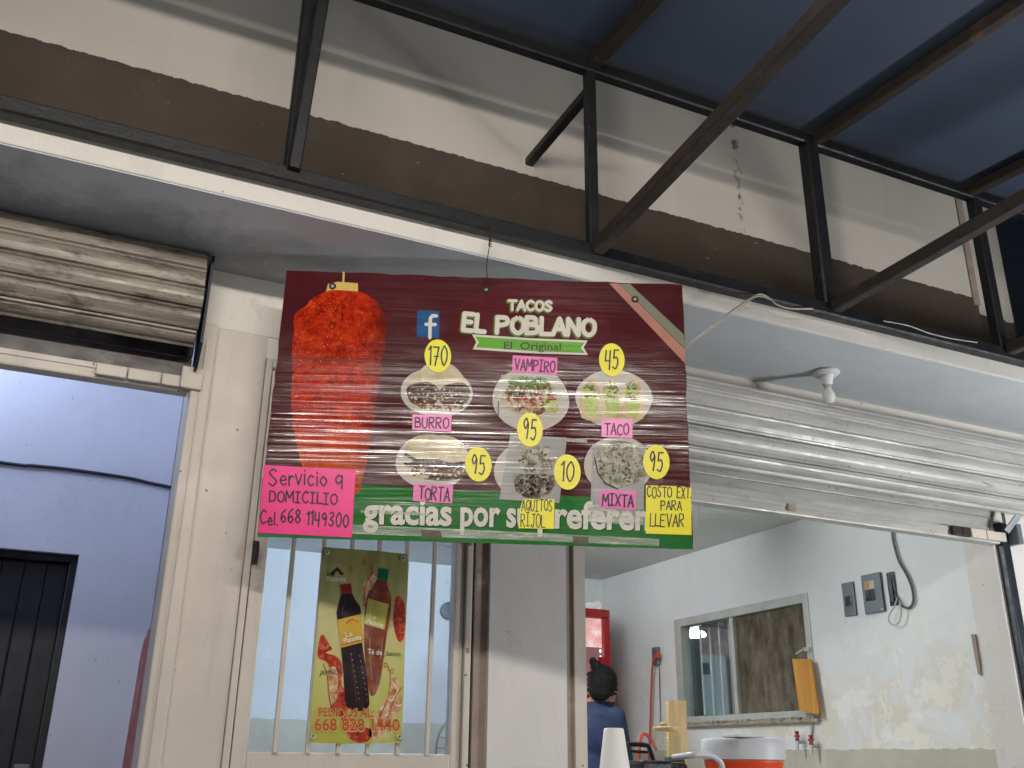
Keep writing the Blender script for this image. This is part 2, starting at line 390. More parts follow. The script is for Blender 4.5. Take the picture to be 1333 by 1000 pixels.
X_A = 0.268; X_COL = 0.33; X_DF = .485; X_DI = .554; X_DR = 1.161; X_FO = 1.217; X_SE = 1.229
X_PL = 1.276; X_PR = 1.556; X_BR = 1.589; X_JR = 1.632
bld = empty('taqueria_building', (1.2, YW, 0), 'white plastered shop building with open shutter bays under an awning', 'building')
def part(name, mat, boxes, parent=bld):
    m = MB()
    for b in boxes: m.box(*b)
    return m.build(name, mat, parent)
part('upper_wall', MT['upper'], [(-2.6, 3.86, YW, YW+.16, ZS+.02, 4.6)])
part('lintel_wall', MT['plaster'], [(-2.6, 5.6, YW-.001, YW+.16, 2.46, ZS+.018)])
part('set_back_wall', MT['upper'], [(3.862, 4.265, 3.04, 3.2, ZS+.02, 4.6)])
part('wall_edge_strip', MT['brown'], [(3.825, 3.866, YW-.008, YW+.118, 3.30, 4.6)])
part('night_dark_panel', MT['navydoor'], [(3.9, 6.6, 3.5, 3.56, 2.74, 4.6)])  # dark panel standing in for the night darkness past the wall end
sl = MB(); sl.cbox(-2.6, 6.2, YS, YW-.002, ZS, ZS+.108, .006); sl.box(3.87, 6.2, YW, 3.7, ZS, ZS+.10)
sl.build('overhang_slab', MT['slab'], bld)
part('soffit', MT['soffit'], [(-2.6, 6.2, YS+.004, YW-.004, ZS-.004, ZS-.0005)])
part('entrance_column', MT['cream'], [(X_COL, X_DF, YW-.004, YW+.15, .03, 2.458)])
part('plaster_pillar', MT['pillar'], [(X_PL, X_PR, YW-.012, YW+.15, .03, 2.458)])
part('pillar_edge_strip', MT['brown'], [(X_SE+.002, X_PL-.001, YW+.004, YW+.14, .03, 2.458)])
part('pillar_edge_strip', MT['brown'], [(X_PR+.001, X_BR-.001, YW+.004, YW+.14, .03, 2.458)])
part('opening_jamb', MT['cream'], [(X_BR, X_JR, YW-.006, YW+.16, .03, 2.458)])
part('right_pillar', MT['pillar'], [(3.78, 4.6, YW-.004, YW+.3, .03, 2.458), (4.604, 5.6, YW+.004, YW+.2, .03, 2.458)])
# side room on the left
DX0, DX1, DZ = -1.0, .07, 2.05
part('side_room_back_wall', MT['lroom'], [(DX1, .42, YL, YL+.15, .03, 3.3), (-2.6, DX0, YL, YL+.15, .03, 3.3), (DX0, DX1, YL, YL+.15, DZ, 3.3)])
part('side_room_outer_wall', MT['lroom'], [(-2.75, -2.603, YW+.17, YL+.15, .03, 3.3)])
part('side_room_ceiling', MT['ceil'], [(-2.6, .42, YW+.164, YL+.15, 3.302, 3.4)])
part('dividing_wall', MT['lroom'], [(.424, .5, YW+.166, YB, .03, 3.4)])
# the shop's room on the right, with the window opening in its side wall
WY0, WY1, WZ0, WZ1 = 4.14, 5.42, 1.425, 2.068
part('room_side_wall', MT['room'], [(XR, XR+.12, YW+.166, WY0, .03, ZC), (XR, XR+.12, WY1, YB, .03, ZC), (XR, XR+.12, WY0, WY1, .03, WZ0), (XR, XR+.12, WY0, WY1, WZ1, ZC)])
part('room_side_pilaster', MT['pillar'], [(XR-.012, XR+.07, YW+.006, YW+.164, .03, 2.458)])
part('room_back_wall', MT['roomback'], [(.504, XR+.12, YB+.002, YB+.15, .03, ZC)])
part('room_ceiling', MT['ceil'], [(.504, 6.0, YW+.168, 8.3, ZC+.002, ZC+.12)])
part('back_kitchen_wall', MT['teal'], [(5.9, 6.0, YW+.3, 8.3, .03, ZC), (XR+.124, 5.898, 8.2, 8.3, .03, ZC), (XR+.01, XR+.12, YB+.16, 8.196, .03, ZC)])

# ================================================================== left / right roller shutters
def slat_mesh(name, ra, rb, k, n, length, mat):
    """k-th of n pressed slats wound on a flattened roll (half axes ra, rb), extruded along X"""
    M_ = 720; tt = [2*math.pi*i/M_ for i in range(M_+1)]; cum = [0.]
    for i in range(M_): cum.append(cum[-1]+math.hypot(ra*(math.cos(tt[i+1])-math.cos(tt[i])), rb*(math.sin(tt[i+1])-math.sin(tt[i]))))
    rel = [(0, -.004), (.015, .004), (.05, .009), (.12, .0105), (.17, .006), (.2, .0015), (.28, .003), (.42, .0055), (.56, .006), (.7, .0045), (.8, .001), (.835, .006), (.9, .009), (.96, .006), (.985, -.004)]
    def pt(t, h):
        a = float(np.interp(((k+t)/n % 1.)*cum[-1], cum, tt)); nx_, nz_ = math.cos(a)/ra, math.sin(a)/rb; q = math.hypot(nx_, nz_)
        return (-(ra*math.cos(a)+h*nx_/q), rb*math.sin(a)+h*nz_/q)
    rg = random.Random(int(k*7)+n); dx0, dx1 = rg.uniform(0, .012), rg.uniform(0, .012)
    pr = [pt(t, h) for t, h in rel]+[pt(t, -.012) for t, h in reversed(rel)]
    m = MB(); c = len(pr); h = len(rel)
    vs = [(dx0, y, z) for y, z in pr]+[(length-dx1, y, z) for y, z in pr]
    fs = [(i, c+i, c+(i+1) % c, (i+1) % c) for i in range(c)]
    for i in range(h-1): fs += [(i, i+1, c-2-i, c-1-i), (c+i, c+c-1-i, c+c-2-i, c+i+1)]
    m.add(vs, fs); return m.mesh(name, mat)
def shutter(label, x0, x1, yc, zc, ra, r, barz, bar_x0, bar_x1, mat, latch_side, phase):
    t = empty('roller_shutter', ((x0+x1)/2, YW, barz), label, 'shutter', 'rolled up shutters above the openings')
    n = 11; base = Vector(t.location)
    for k in range(n):
        o = link('slat', slat_mesh('slat', ra, r, k+phase, n, x1-x0, mat), t); o.location = Vector((x0, yc, zc))-base
    m = MB(); m.lathe([(.03, 0), (.03, x1-x0)], (x0, yc, zc), 12, axis='X'); m.build('drum_axle', MT['navyrail'], t)
    for xe in (x0-.014, x1+.006):
        m = MB(); m.prism([(yc-ra*.55, zc-r*1.05), (yc-ra*.55, zc+r*.95), (YW-.004, zc+r*.95), (YW-.004, barz+.06), (yc+ra*.2, barz+.06)], lambda u, v, d: (d, u, v), xe, xe+.008)
        m.build('end_bracket', MT['navyrail'], t)
    ya = YW+.012
    hgt = zc-.02-(barz+.05); ns = max(1, round(hgt/.075))
    for k in range(ns):
        a, b = barz+.052+hgt*k/ns, barz+.05+hgt*(k+1)/ns
        m = MB(); m.cbox(bar_x0, bar_x1, ya-.004-.003*(k % 2), ya+.006, a, b, .003); m.build('slat', MT['slat_shaded'] if latch_side else mat, t)
    m = MB(); m.cbox(bar_x0, bar_x1, ya-.03, ya+.022, barz, barz+.05, .006); m.box(bar_x0, bar_x1, ya-.034, ya-.031, barz+.03, barz+.046)
    b = m.build('bottom_bar', MT['cream'] if latch_side else mat, t)
    return t, b, ya
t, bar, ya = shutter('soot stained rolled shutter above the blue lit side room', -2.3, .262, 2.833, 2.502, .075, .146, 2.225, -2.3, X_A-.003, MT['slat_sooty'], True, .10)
for a, b in ((-.0, .085), (.088, .18), (.183, .235)):
    m = MB(); m.cbox(a, b, ya-.05, ya-.0345, 2.232, 2.268, .004); m.build('latch', MT['cream'], bar)
m = MB(); m.cbox(.236, .30, ya-.056, ya-.036, 2.23, 2.30, .005); m.build('latch', MT['cream'], bar)
t, bar, ya = shutter('long pale rolled shutter above the serving opening', 1.70, 4.45, 2.812, 2.389, .096, .160, 2.105, X_JR+.004, XR+.02, MT['slat'], False, .28)
for a, b, mt in ((3.40, 3.455, 'wire'), (3.458, 3.505, 'wire'), (3.51, 3.60, 'cream'), (3.605, 3.72, 'cream')):
    m = MB(); m.cbox(a, b, ya-.052, ya-.0345, 2.112, 2.152, .004); m.build('latch', MT[mt], bar)
m = MB(); m.cbox(2.53, 2.57, ya-.040, ya-.0345, 2.118, 2.148, .002); m.build('rust_patch', MT['brown'], bar)
# shutter guide channels
m = MB(); m.cbox(X_A, X_COL-.002, YW-.03, YW+.14, .03, 2.458, .006); m.cbox(X_A+.026, X_A+.03, YW-.036, YW-.031, .03, 2.40, .001)
solo('shutter_guide', m, MT['cream'], 'cream steel guide channel beside the blue lit side room', 'guide rail')
m = MB(); m.cbox(XR+.004, XR+.048, YW-.03, YW+.004, .03, 2.20, .004)
solo('shutter_guide', m, MT['navyrail'], 'dark navy guide rail at the right end of the serving opening', 'guide rail')
m = MB(); m.bar(onY(1310, 692, 2.86), onY(1338, 655, 2.80), .028, .006, (0, 1, 0)); m.cbox(3.745, 3.775, 2.84, YW-.006, 2.10, 2.19, .006)
solo('shutter_strap', m, MT['steelgrey'], 'bent grey metal strap by the latch of the long shutter', 'strap', base=onY(1310, 692, 2.86))

# ================================================================== awning frame and fabric
fr = empty('awning_truss', (1.4, 2.42, 2.72), 'black square tube truss carrying the blue awning', 'awning truss')
YT = 2.42; ZB = 2.742; ZT = 3.478
def tubepart(name, a, b, w, h=None, mat='black'):
    m = MB(); m.bar(a, b, w, h); return m.build(name, MT[mat], fr)
tubepart('bottom_chord', (-2.6, YT, ZB), (6.2, YT, ZB), .05)
tubepart('top_chord', (-2.6, YT, ZT), (6.2, YT, ZT), .045)
SL = -.082
ZE = ZT+SL*(YT+1.3)*-1*-1
ye = -1.3
zt = lambda y: ZT+.012+SL*(YT-y)
for x, w in ((.41, .036), (1.404, .036), (2.385, .058), (3.285, .046)):
    tubepart('post', (x, YT, ZB+.02), (x, YT, ZT-.02), w)
for x in (-.6, -1.6, 4.3, 5.3): tubepart('post', (x, YT, ZB+.02), (x, YT, ZT-.02), .036)
tubepart('brace', (.415, YT-.03, ZB+.01), (.445, YT-.07, ZT-.02), .036)
for x in (-1.6, .02, .60, 1.41, 2.42, 3.26, 4.3, 5.3):
    if x in (.02, .60): continue
    tubepart('rafter', (x, YT-.024, zt(YT-.024)), (x, ye, zt(ye)), .045, None, 'rustblack')
tubepart('lower_bar', (1.405, YT-.03, 2.748), (1.30, .30, 2.80), .045, None, 'rustblack')
tubepart('lower_bar', (2.40, YT-.03, 2.752), (2.40, ye, 2.80), .045, None, 'rustblack')
tubepart('lower_bar', (3.30, YT-.03, 2.756), (3.30, ye, 2.80), .045, None, 'rustblack')
tubepart('lower_bar', (4.3, YT-.03, 2.756), (4.3, ye, 2.80), .045, None, 'rustblack')
tubepart('outer_chord', (-2.6, ye-.03, zt(ye)), (6.2, ye-.03, zt(ye)), .045)
tubepart('outer_chord', (1.28, .276, 2.80), (6.2, .276, 2.80), .045)
for x in (-2.4, 6.0):
    tubepart('support_post', (x, ye-.03, 0.0), (x, ye-.03, zt(ye)-.023), .06)
for x, px in ((1.41, 692),):
    o = tubepart('wall_strut', (x, YT+.02, 3.392), (x, YW+.01, 3.392), .034)
    m = MB(); m.cbox(x-.024, x+.024, YW-.006, YW+.002, 3.392-.024, 3.392+.024, .004); m.build('mounting_plate', MT['plaster'], o)
# fabric: sagging sheet over the rafters
nx, ny = 70, 24; vs = []; x0, x1 = -2.6, 6.2
bx = [-2.6, -1.6, .41, 1.41, 2.42, 3.26, 4.3, 5.3, 6.2]
for j in range(ny+1):
    y = YT+.06+(ye-.1-YT-.06)*j/ny
    for i in range(nx+1):
        x = x0+(x1-x0)*i/nx
        k = max(q for q in range(len(bx)-1) if bx[q] <= x+1e-6); u = (x-bx[k])/(bx[k+1]-bx[k])
        vs.append((x, y, zt(y)+.034-.03*math.sin(math.pi*u)*math.sin(math.pi*j/ny)*.6))
m = MB(); m.add(vs, [(j*(nx+1)+i, j*(nx+1)+i+1, (j+1)*(nx+1)+i+1, (j+1)*(nx+1)+i) for j in range(ny) for i in range(nx)], True)
o = solo('awning_fabric', m, MT['fabric'], 'dark blue fabric awning stretched over black rafters', 'awning')
md = o.modifiers.new('thickness', 'SOLIDIFY'); md.thickness = .004; md.offset = 1

# ================================================================== lamps that light the place
def tube_fixture(loc, length, ang, col, k, label, hang=None):
    t = empty('tube_lamp', loc, label, 'lamp', rz=ang)
    h = length/2
    m = MB(); m.cbox(-h, h, -.05, .05, 0, .045, .008); m.build('housing', MT['white_plastic'], t, True)
    for s in (-1, 1):
        m = MB(); m.cbox(s*(h-.012)-.012, s*(h-.012)+.012, -.03, .03, -.045, -.001, .004); m.build('socket', MT['white_plastic'], t, True)
    m = MB(); m.lathe([(.019, -h+.03), (.019, h-.03)], (0, 0, -.024), 12, axis='X'); m.build('tube', emit('lit_tube', col, k), t, True)
    if hang:
        for s in (-.8, .8):
            m = MB(); m.tube([(s*h, 0, .044), (s*h, 0, hang)], .003, 6); m.build('hanging_wire', MT['wire'], t, True)
    return t
LAY = .25; LAZ = 2.93
tube_fixture((.12, LAY, LAZ), 2.4, math.radians(-14), (1., .945, .87), K_OUT, 'long fluorescent tube hanging under the awning over the customers', zt(LAY)-.02-LAZ)
tube_fixture((1.9, 4.3, ZC-.046), 1.22, math.radians(0), (.94, .99, 1.), K_RIGHT, 'ceiling tube lamp in the white taco shop room')
tube_fixture((-.75, 4.3, 3.255), 1.22, math.radians(90), (.61, .73, 1.), K_LEFT, 'cold blue ceiling tube lamp in the side room')
def bulb_lamp(loc, top, r, col, k, label):
    t = empty('hanging_bulb', loc, label, 'lamp')
    m = MB(); m.lathe([(r*.35, r*1.15), (r*.45, r*.9), (r*.8, r*.62), (r, 0), (r*.85, -r*.55), (r*.5, -r*.88), (.002, -r)], (0, 0, 0), 16); m.build('bulb', emit('lit_bulb', col, k), t, True)
    m = MB(); m.lathe([(r*.4, r*1.1), (r*.4, r*1.9), (r*.2, r*2.0)], (0, 0, 0), 12); m.build('holder', MT['white_plastic'], t, True)
    m = MB(); m.tube([(0, 0, r*1.95), (0, 0, top-loc[2])], .004, 6); m.build('cord', MT['greycable'], t, True)
bulb_lamp((4.3, .9, 1.5), 2.755, .22, (.96, .98, 1.), K_STALL, 'large lit white globe on a cord hanging from the awning bar')

# ================================================================== grille door between column and pillar
ZD = 2.385; YD = YW+.02
dr = empty('grille_door', ((X_DF+X_FO)/2, YD, .03), 'cream steel entrance door with vertical bars and glass, poster hung on it', 'door')
def dpart(name, mat, boxes, parent=dr, ch=.004):
    m = MB()
    for b in boxes: m.cbox(*b, ch)
    return m.build(name, mat, parent)
fm = dpart('frame', MT['cream'], [(X_DF+.002, X_DF+.022, YD-.03, YD+.05, .03, ZD), (X_FO-.022, X_FO-.001, YD-.03, YD+.05, .03, ZD), (X_DF+.022, X_FO-.022, YD-.03, YD+.05, ZD-.03, ZD)])
dpart('stile', MT['cream'], [(X_DF+.027, X_DI, YD-.018, YD+.03, .06, ZD-.034)])
dpart('stile', MT['cream'], [(X_DR, X_FO-.026, YD-.018, YD+.03, .06, ZD-.034)])
dpart('rail', MT['cream'], [(X_DI, X_DR, YD-.017, YD+.029, 1.165, 1.214)])
dpart('rail', MT['cream'], [(X_DI, X_DR, YD-.017, YD+.029, ZD-.09, ZD-.035)])
dpart('lower_panel', MT['cream'], [(X_DI, X_DR, YD-.008, YD+.02, .06, 1.166)])
m = MB(); m.bar((0, 0, 0), (0, 0, ZD-.088-1.212), .013, .013); bme = m.mesh('bar', MT['cream'])
for x in (.629, .7225, .811, .8995, .9905, 1.0835):
    o = link('bar', bme, dr); o.location = Vector((x, YD-.022, 1.212))-Vector(dr.location)
dpart('pane', MT['doorglass'], [(X_DI, X_DR, YD+.004, YD+.008, 1.214, ZD-.09)], ch=.0005)
m = MB(); m.cbox(X_DI-.048, X_DI-.028, YD-.03, YD-.018, 1.73, 1.80, .003); m.tube([(X_DI-.036, YD-.030, 1.79), (X_DI-.034, YD-.05, 1.775), (X_DI-.036, YD-.05, 1.735)], .005, 6); m.build('handle', MT['wire'], dr)
for z in (1.86, 1.52):
    m = MB(); m.cbox(X_FO-.018, X_FO-.008, YD-.036, YD-.030, z-.008, z+.008, .002); m.build('hinge', MT['brown'], fm)
dpart('gap_seal', MT['darkgap'], [(X_FO+.0, X_SE, YD-.004, YD+.03, .03, ZD)], fm, .001)
part('door_lintel', MT['plaster'], [(X_DF, X_SE, YW+.0, YW+.15, ZD+.002, 2.458)])

# ================================================================== 2-D print helpers
GL = {
 'A': [('l', [(0, 0), (.3, 1), (.6, 0)]), ('l', [(.1, .35), (.5, .35)])],
 'B': [('l', [(0, 0), (0, 1)]), ('c', [(0, 1), (.38, .95), (.42, .65), (0, .53)]), ('c', [(0, .53), (.48, .48), (.5, .1), (0, 0)])],
 'C': [('c', [(.52, .85), (.3, 1), (.05, .7), (.04, .3), (.28, 0), (.54, .15)])],
 'D': [('l', [(0, 0), (0, 1)]), ('c', [(0, 1), (.4, .9), (.55, .5), (.4, .1), (0, 0)])],
 'E': [('l', [(.5, 1), (0, 1), (0, 0), (.5, 0)]), ('l', [(0, .52), (.4, .52)])],
 'F': [('l', [(.5, 1), (0, 1), (0, 0)]), ('l', [(0, .52), (.4, .52)])],
 'I': [('l', [(.2, 0), (.2, 1)]), ('l', [(0, 1), (.4, 1)]), ('l', [(0, 0), (.4, 0)])],
 'i': [('l', [(.1, 0), (.1, .6)]), ('l', [(.1, .8), (.1, .86)])],
 'J': [('c', [(.4, 1), (.4, .3), (.25, 0), (.02, .2)]), ('l', [(.15, 1), (.6, 1)])],
 'L': [('l', [(0, 1), (0, 0), (.48, 0)])],
 'M': [('l', [(0, 0), (.06, 1), (.36, .35), (.66, 1), (.72, 0)])],
 'N': [('l', [(0, 0), (0, 1), (.52, 0), (.52, 1)])],
 'O': [('c', [(.3, 1), (.04, .75), (.04, .25), (.3, 0), (.56, .25), (.56, .75), (.3, 1)])],
 'P': [('l', [(0, 0), (0, 1)]), ('c', [(0, 1), (.45, .95), (.47, .6), (0, .45)])],
 'Q': [('c', [(.3, 1), (.04, .75), (.04, .25), (.3, 0), (.56, .25), (.56, .75), (.3, 1)]), ('l', [(.36, .25), (.6, -.06)])],
 'R': [('l', [(0, 0), (0, 1)]), ('c', [(0, 1), (.42, .95), (.44, .6), (0, .48)]), ('l', [(.15, .48), (.52, 0)])],
 'S': [('c', [(.5, .86), (.3, 1), (.06, .8), (.26, .53), (.5, .28), (.28, 0), (.02, .15)])],
 'T': [('l', [(.3, 0), (.3, 1)]), ('l', [(0, 1), (.62, 1)])],
 'U': [('c', [(0, 1), (.02, .3), (.27, 0), (.5, .3), (.52, 1)])],
 'V': [('l', [(0, 1), (.28, 0), (.56, 1)])],
 'X': [('l', [(0, 1), (.52, 0)]), ('l', [(.52, 1), (0, 0)])],
 'a': [('c', [(.42, .5), (.2, .62), (.02, .35), (.15, .02), (.4, .25)]), ('l', [(.42, .6), (.42, 0)])],
 'c': [('c', [(.38, .5), (.2, .6), (.02, .3), (.18, 0), (.4, .1)])],
 'e': [('c', [(.04, .3), (.4, .34), (.22, .6), (.02, .3), (.2, 0), (.42, .1)])],
 'l': [('l', [(.1, 1), (.1, 0)])],
 'o': [('c', [(.22, .6), (.02, .3), (.22, 0), (.42, .3), (.22, .6)])],
 'q': [('c', [(.42, .5), (.2, .62), (.02, .35), (.15, .05), (.4, .25)]), ('l', [(.44, .6), (.42, -.3)])],
 'r': [('l', [(.04, .6), (.06, 0)]), ('c', [(.06, .35), (.2, .58), (.36, .52)])],
 'v': [('l', [(0, .6), (.2, 0), (.4, .6)])],
 '.': [('l', [(.08, .05), (.08, .0)])], '-': [('l', [(.0, .2), (.2, .2)])],
 '0': [('c', [(.28, 1), (.04, .7), (.04, .3), (.26, 0), (.5, .3), (.5, .7), (.28, 1)])],
 '1': [('l', [(.02, .8), (.2, 1), (.2, 0)])], '!': [('l', [(.1, 1), (.12, 0)])],
 '3': [('c', [(.02, .9), (.3, 1), (.42, .75), (.15, .53), (.46, .3), (.25, 0), (0, .12)])],
 '4': [('l', [(.02, 1), (.0, .45), (.45, .45)]), ('l', [(.42, 1), (.42, 0)])],
 '5': [('l', [(.48, 1), (.08, 1), (.05, .55)]), ('c', [(.05, .55), (.35, .6), (.46, .3), (.28, 0), (0, .08)])],
 '6': [('c', [(.42, 1), (.1, .7), (.02, .25), (.25, 0), (.46, .22), (.3, .48), (.05, .3)])],
 '7': [('l', [(0, 1), (.5, 1), (.2, 0)]), ('l', [(.12, .5), (.48, .5)])],
 '8': [('c', [(.25, .53), (.04, .78), (.25, 1), (.45, .78), (.25, .53), (.02, .25), (.25, 0), (.5, .25), (.25, .53)])],
 '9': [('c', [(.44, .75), (.22, 1), (.02, .75), (.2, .5), (.42, .75), (.42, .4), (.36, 0)])],
}
ADV = {'M': .9, 'I': .64, 'i': .3, 'l': .3, '!': .34, '1': .42, '.': .22, '-': .35, ' ': .35, 'r': .48, 'c': .52, 'v': .5, 'e': .54, 'o': .55, 'a': .58, 'q': .6, 'J': .72, 'L': .6}
def glyph_strokes(text, x0, y0, x1, y1, h, jig=.03, slant=0.):
    """strokes of a text in photo pixels: baseline from (x0,y0) to (x1,y1), cap height h px"""
    tot = sum(ADV.get(c, .74) for c in text)-.14; u = 0.; out = []; rg = random.Random(sum(map(ord, text))+int(x0))
    L = math.hypot(x1-x0, y1-y0); ex, ey = (x1-x0)/L, (y1-y0)/L; kx = L/tot
    for c in text:
        jy = rg.uniform(-jig, jig); js = 1+rg.uniform(-jig, jig)
        for kind, pts in [(k_, p_) for k0, p0 in GL.get(c, []) for k_, p_ in ([(k0, p0)] if k0 == 'c' else [('l', [p0[i], p0[i+1]]) for i in range(len(p0)-1)])]:
            if kind == 'c': pts = [tuple(p) for p in spline(pts, 6)]
            q = []
            for gx, gy in pts:
                a = (u+gx+slant*gy)*kx; b = (gy*js+jy)*h
                q.append((x0+ex*a+ey*b, y0+ey*a-ex*b))
            out.append(q)
        u += ADV.get(c, .74)
    return out
def ribbon(pts, w):
    """outline triangles of a round-ended pen stroke (pixel space): list of quads"""
    pts = [np.array(p, float) for p in pts]
    a, b = pts[0], pts[-1]
    if np.hypot(*(a-b)) > 1e-6:
        d0 = pts[1]-pts[0]; d0 = d0/(np.hypot(*d0)+1e-9); d1 = pts[-1]-pts[-2]; d1 = d1/(np.hypot(*d1)+1e-9)
        CP = ((.5, .06), (.47, .34), (.4, .6), (.25, .86)); caps0 = [(pts[0]-d0*w*q, k) for q, k in CP]; caps1 = [(pts[-1]+d1*w*q, k) for q, k in reversed(CP)]
    else: caps0 = caps1 = []
    P = [p for p, _ in caps0]+pts+[p for p, _ in caps1]; wd = [k for _, k in caps0]+[1.]*len(pts)+[k for _, k in caps1]
    Lf, Rt = [], []; n = len(P)
    for i in range(n):
        d = P[min(i+1, n-1)]-P[max(i-1, 0)]
        dn = d/(np.hypot(*d)+1e-9); nrm = np.array([-dn[1], dn[0]])
        k = 1.
        if 0 < i < n-1:
            e1 = P[i]-P[i-1]; e1 = e1/(np.hypot(*e1)+1e-9); cs = abs(np.dot(nrm, np.array([-e1[1], e1[0]]))); k = min(1/max(cs, .4), 1.9)
        Lf.append(P[i]+nrm*w*.5*wd[i]*k); Rt.append(P[i]-nrm*w*.5*wd[i]*k)
    return Lf, Rt
def csm(pts, n=4):
    P = [np.array(p, float) for p in pts]; m = len(P); o = []
    for i in range(m):
        a, b, c, d = P[i-1], P[i], P[(i+1) % m], P[(i+2) % m]
        for k in range(n):
            t = k/n; o.append(tuple(.5*(2*b+(c-a)*t+(2*a-5*b+4*c-d)*t*t+(3*b-a-3*c+d)*t**3)))
    return o
class Print:
    """flat print / paper laid on a plane; everything given in photo pixels"""
    def __init__(s, to_plane, parent): s.to = to_plane; s.parent = parent
    def poly(s, name, pts, mat, layer, parent=None, thick=.0004):
        m = MB(); q = [s.to(x, y) for x, y in pts]; n = len(q); y = -layer*.001
        if thick: m.prism(q, lambda u, v, d: (u, d, v), y, y+thick)
        else: m.add([(u, y, v) for u, v in q], [tuple(range(n))])
        return m.build(name, mat, parent or s.parent, True)
    def strokes(s, name, st, w, mat, layer, parent=None):
        m = MB()
        for k, pts in enumerate(st):
            Lf, Rt = ribbon(pts, w); y = -layer*.001-k*.00003; n = len(Lf)
            vs = [(lambda a: (a[0], y, a[1]))(s.to(*p)) for p in Lf+Rt]
            m.add(vs, [(i, i+1, n+i+1, n+i) for i in range(n-1)])
        return m.build(name, mat, parent or s.parent, True)
    def text(s, name, body, x0, y0, x1, y1, h, mat, layer, parent=None, bold=0., shear=0., arc=0.):
        """set type: body's outline stretched so its baseline runs (x0,y0)-(x1,y1) and its x/cap box is h px tall"""
        cu = bpy.data.curves.new('type', 'FONT'); cu.body = body; cu.offset = bold; cu.shear = shear; cu.resolution_u = 3
        ob = bpy.data.objects.new('type', cu); C.objects.link(ob)
        me = bpy.data.meshes.new_from_object(ob.evaluated_get(bpy.context.evaluated_depsgraph_get()))
        vs = np.array([v.co[:] for v in me.vertices]); fs = [tuple(p.vertices) for p in me.polygons]
        bpy.data.objects.remove(ob); bpy.data.curves.remove(cu); bpy.data.meshes.remove(me)
        xa, xb = vs[:, 0].min(), vs[:, 0].max(); L = math.hypot(x1-x0, y1-y0); ex, ey = (x1-x0)/L, (y1-y0)/L
        m = MB(); y = -layer*.001; out = []
        for vx, vy, _ in vs:
            a = (vx-xa)/(xb-xa)*L; b = vy*h
            b += arc*math.sin(math.pi*a/L)
            u, v = s.to(x0+ex*a+ey*b, y0+ey*a-ex*b); out.append((u, y, v))
        m.add(out, fs); return m.build(name, mat, parent or s.parent, True)
def ell(cx, cy, rx, ry, n=28, rot=0., wob=0., seed=1):
    rg = random.Random(seed); ph = [rg.uniform(0, 6.28) for _ in range(4)]
    o = []
    for k in range(n):
        a = 2*math.pi*k/n; q = 1+wob*sum(math.sin((j+2)*a+ph[j]) for j in range(4))/2
        x, y = rx*math.cos(a)*q, ry*math.sin(a)*q
        o.append((cx+x*math.cos(rot)-y*math.sin(rot), cy+x*math.sin(rot)+y*math.cos(rot)))
    return o

# ================================================================== hanging menu sign
SA = math.radians(-22.908); SO = np.array([.478, 2.695, 1.764])
_st = np.array([math.cos(SA), math.sin(SA), 0.]); _sn = np.array([math.sin(SA), -math.cos(SA), 0.])   # along the sign, towards the viewer
def SP(x, y):
    d = ray(x, y); k = np.dot(SO-EYE, _sn)/np.dot(d, _sn); p = EYE+d*k-SO
    return (float(np.dot(p, _st)), float(p[2]))
sign = empty('menu_sign', tuple(SO), 'maroon and green taco menu board of fluted plastic hanging from a wire', 'sign', rz=SA)
def fluted(name, col, rough=.19, var=.12, build=None):
    t = NT(name)
    if build: a = build(t)
    else:
        c = lin(col); a = t.mix(t.ramp(t.noise(9, 5), [(.3, 0.), (.7, 1.)]), tuple(v*(1-var) for v in c[:3])+(1,), c)
    w = t.new('TexWave', wave_type='BANDS', bands_direction='Z', wave_profile='SIN'); w.inputs['Scale'].default_value = 58
    w.inputs['Distortion'].default_value = .6; w.inputs['Detail'].default_value = 1; w.inputs['Detail Scale'].default_value = .3
    t.l.new(t.tc.outputs['Object'], w.inputs['Vector'])
    st = t.noise(1, 3, .6, t.coord((1.6, 1, 105)))
    pt = t.noise(1, 3, .5, t.coord((2.5, 1, 4), (3.3, 0, 1.7)))
    wv = t.noise(1, 3, .5, t.coord((3.5, 1, 5)))
    t.set(Base_Color=a, Roughness=t.ramp(st, [(.35, .55), (.5, .3), (.62, rough*.55)]), IOR=1.55)
    t.put(t.b.inputs['Specular IOR Level'], t.math('MULTIPLY', t.ramp(st, [(.40, .06), (.55, .35), (.66, 1.)]), t.ramp(pt, [(.40, .12), (.60, 1.)])))
    n1 = t.bump(t.math('ADD', t.math('MULTIPLY', w.outputs[1], .5), t.math('MULTIPLY', st, 1.0)), .085, .001)
    t.bump(wv, .3, .02, n1)
    return t.m
def paper(name, col, rough=.38):
    t = NT(name); c = lin(col)
    a = t.mix(t.ramp(t.noise(14, 4), [(.3, 0.), (.7, 1.)]), tuple(v*.93 for v in c[:3])+(1,), c)
    t.set(Base_Color=a, Roughness=rough); t.bump(t.noise(16, 4), .3, .004); return t.m
SM = {}
SM['maroon'] = fluted('maroon_print', (77, 28, 34))
SM['green'] = fluted('green_print', (40, 112, 46))
SM['lime'] = fluted('lime_print', (112, 176, 66))
SM['olive'] = fluted('olive_shade_print', (112, 138, 66))
SM['white'] = fluted('white_print', (228, 222, 210))
SM['ink'] = simple('marker_ink', (22, 18, 24), .5, 0, .2, 30, 0)
SM['inkm'] = simple('magenta_marker_ink', (92, 20, 84), .5, 0, .2, 30, 0)
SM['yellow'] = paper('fluorescent_yellow_card', (250, 236, 10))
SM['pink'] = paper('fluorescent_pink_card', (255, 32, 140))
SM['pink2'] = paper('pale_pink_card', (238, 96, 178), .3)
SM['fb'] = fluted('blue_print', (36, 88, 142))
SM['plate'] = fluted('plate_print', (202, 194, 184))
